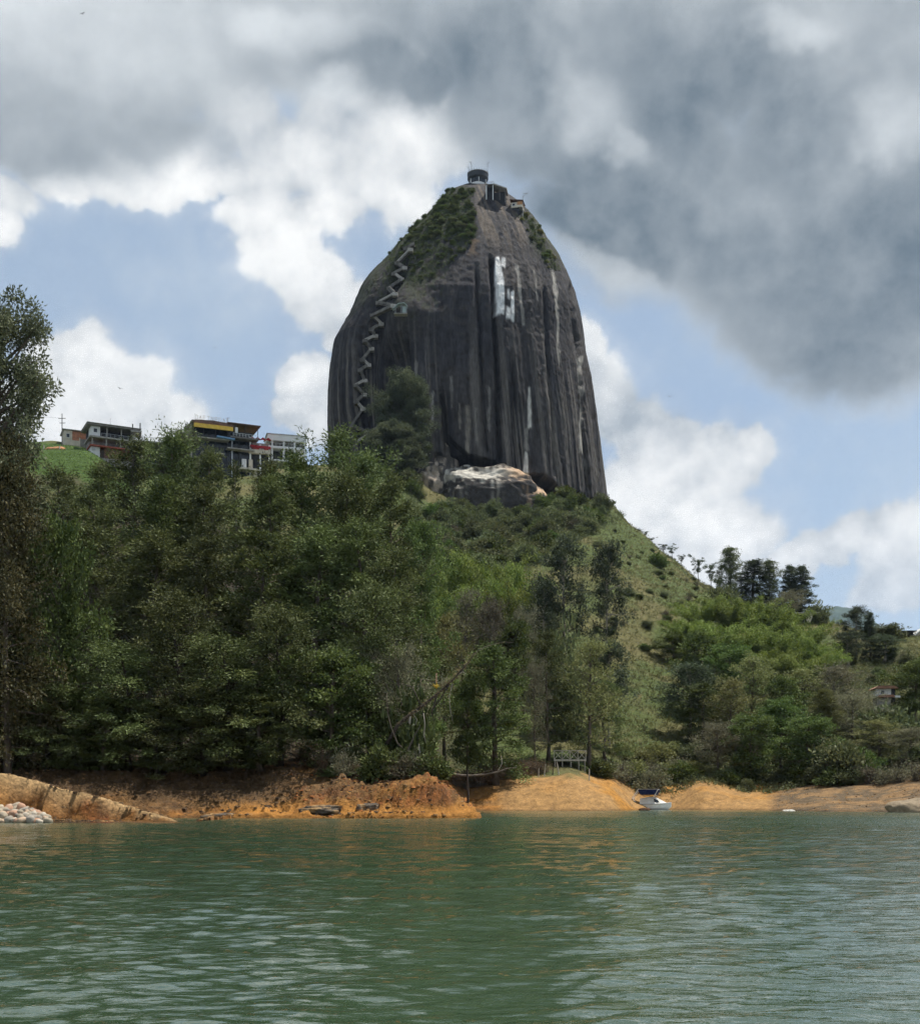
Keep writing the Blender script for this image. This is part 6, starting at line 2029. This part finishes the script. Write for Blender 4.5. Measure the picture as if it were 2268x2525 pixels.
def rock_cover(n, seed):
    rng = np.random.default_rng(seed)
    pts_ = []
    while len(pts_) < n:
        px, py = rng.uniform(945, 1178), rng.uniform(464, 705)
        lim = np.interp(py, [464, 490, 520, 580, 625, 680, 705], [1178, 1160, 1170, 1176, 1140, 1070, 1010])
        if px > lim or (py > 590 and rng.random() < .55): continue
        p, q = on_rock(px, py)
        if p is not None: pts_.append(p)
        if rng.random() < .12:
            py = rng.uniform(515, 665); p, q = on_rock(np.interp(py, [515, 560, 610, 665], [1285, 1314, 1332, 1372]) + rng.normal(0, 9), py)
            if p is not None: pts_.append(p)
    P3 = np.array([tuple(p) for p in pts_])
    k = 20
    base = np.repeat(P3, k, axis=0); m = len(base)
    sz = np.repeat(rng.uniform(.35, 1.0, len(P3)), k)
    d = unit(rng.normal(size=(m, 3))); d[:, 1] = -np.abs(d[:, 1])
    pos = base + d * (sz * rng.random(m) ** .5)[:, None] * np.array([1.2, .7, 1.2])
    tint = np.clip(np.repeat(rng.normal(.35, .2, len(P3)), k) + rng.normal(0, .15, m), 0, 1)
    V, F, T = leaves_mesh(pos, unit(d + rng.normal(0, .5, (m, 3)) + np.array([0, 0, -.2])), .42, .15, rng, tint)
    tag(mesh_np('rock_grass', V, F, LEAF['cypress'], None, attrs={'tint': ('FLOAT', T)}), kind='stuff')


rock_cover(1900, 33)

# crumbled soil lying on the banks, too small to pick apart
def clods(n, seed):
    rng = np.random.default_rng(seed)
    px = np.concatenate([rng.uniform(-30, 1215, n), rng.uniform(1900, 2280, n // 12)]); Y = np.concatenate([rng.uniform(91, 127, n), rng.uniform(160, 205, n // 12)])
    X = (px - CXP) / FPX * Y
    Z = land_h(X, Y)
    k = (Z > .05) & (Z < 5.2) & (fbm(X / 2.5, Y / 2.5, 0, 3, 501) > .44)
    X, Y, Z, px = X[k], Y[k], Z[k], px[k]
    m = len(X)
    r = .04 + .17 * rng.random(m) ** 4
    d = unit(np.array([[1, 0, -.2], [-.4, .9, -.2], [-.5, -.8, -.2], [.5, .6, .55], [-.7, .1, .6], [.3, -.6, .7]], float))
    V = np.stack([X, Y, Z], 1)[:, None, :] + d[None] * (r[:, None] * rng.uniform(.6, 1.5, (m, 6)))[:, :, None] * np.array([1.3, 1.1, .75])
    tri = np.array([[0, 1, 3], [1, 4, 3], [1, 2, 4], [2, 5, 4], [2, 0, 5], [0, 3, 5], [3, 4, 5]])
    F = (np.arange(m)[:, None, None] * 6 + tri[None]).reshape(-1, 3)
    pal = np.array([[.10, .062, .032], [.20, .115, .05], [.28, .15, .05], [.07, .045, .028], [.24, .09, .03]])
    ci = np.where((px > 700) & (Y < 130), rng.choice([1, 2, 4, 3], m), rng.choice([0, 1, 0, 3], m))
    ci = np.where(Y > 150, rng.choice([1, 2, 0], m), ci)
    col = np.repeat(pal[ci] * rng.uniform(.7, 1.3, m)[:, None], 6, axis=0)
    o = mesh_np('soil_crumbs', V.reshape(-1, 3), F, attr_mat('loose_soil', scale=3.0, var=.25, bump=0), attrs={'colour': ('FLOAT_COLOR', np.concatenate([col, np.ones((len(col), 1))], 1))})
    tag(o, kind='stuff')


clods(15000, 9)

# the air between: one closed box of thin haze
hz = MB().box(-9000, 9000, -400, 11000, -6, 1500).build('haze', None)
m = bpy.data.materials.new('thin_haze'); m.use_nodes = True
nt = m.node_tree; nt.nodes.clear()
out = nt.nodes.new('ShaderNodeOutputMaterial'); vol = nt.nodes.new('ShaderNodeVolumePrincipled')
vol.inputs['Color'].default_value = (.55, .72, 1.0, 1)
vol.inputs['Density'].default_value = 0.26e-4
vol.inputs['Anisotropy'].default_value = 0.2
nt.links.new(vol.outputs[0], out.inputs['Volume'])
hz.data.materials.append(m)
tag(hz, kind='stuff')
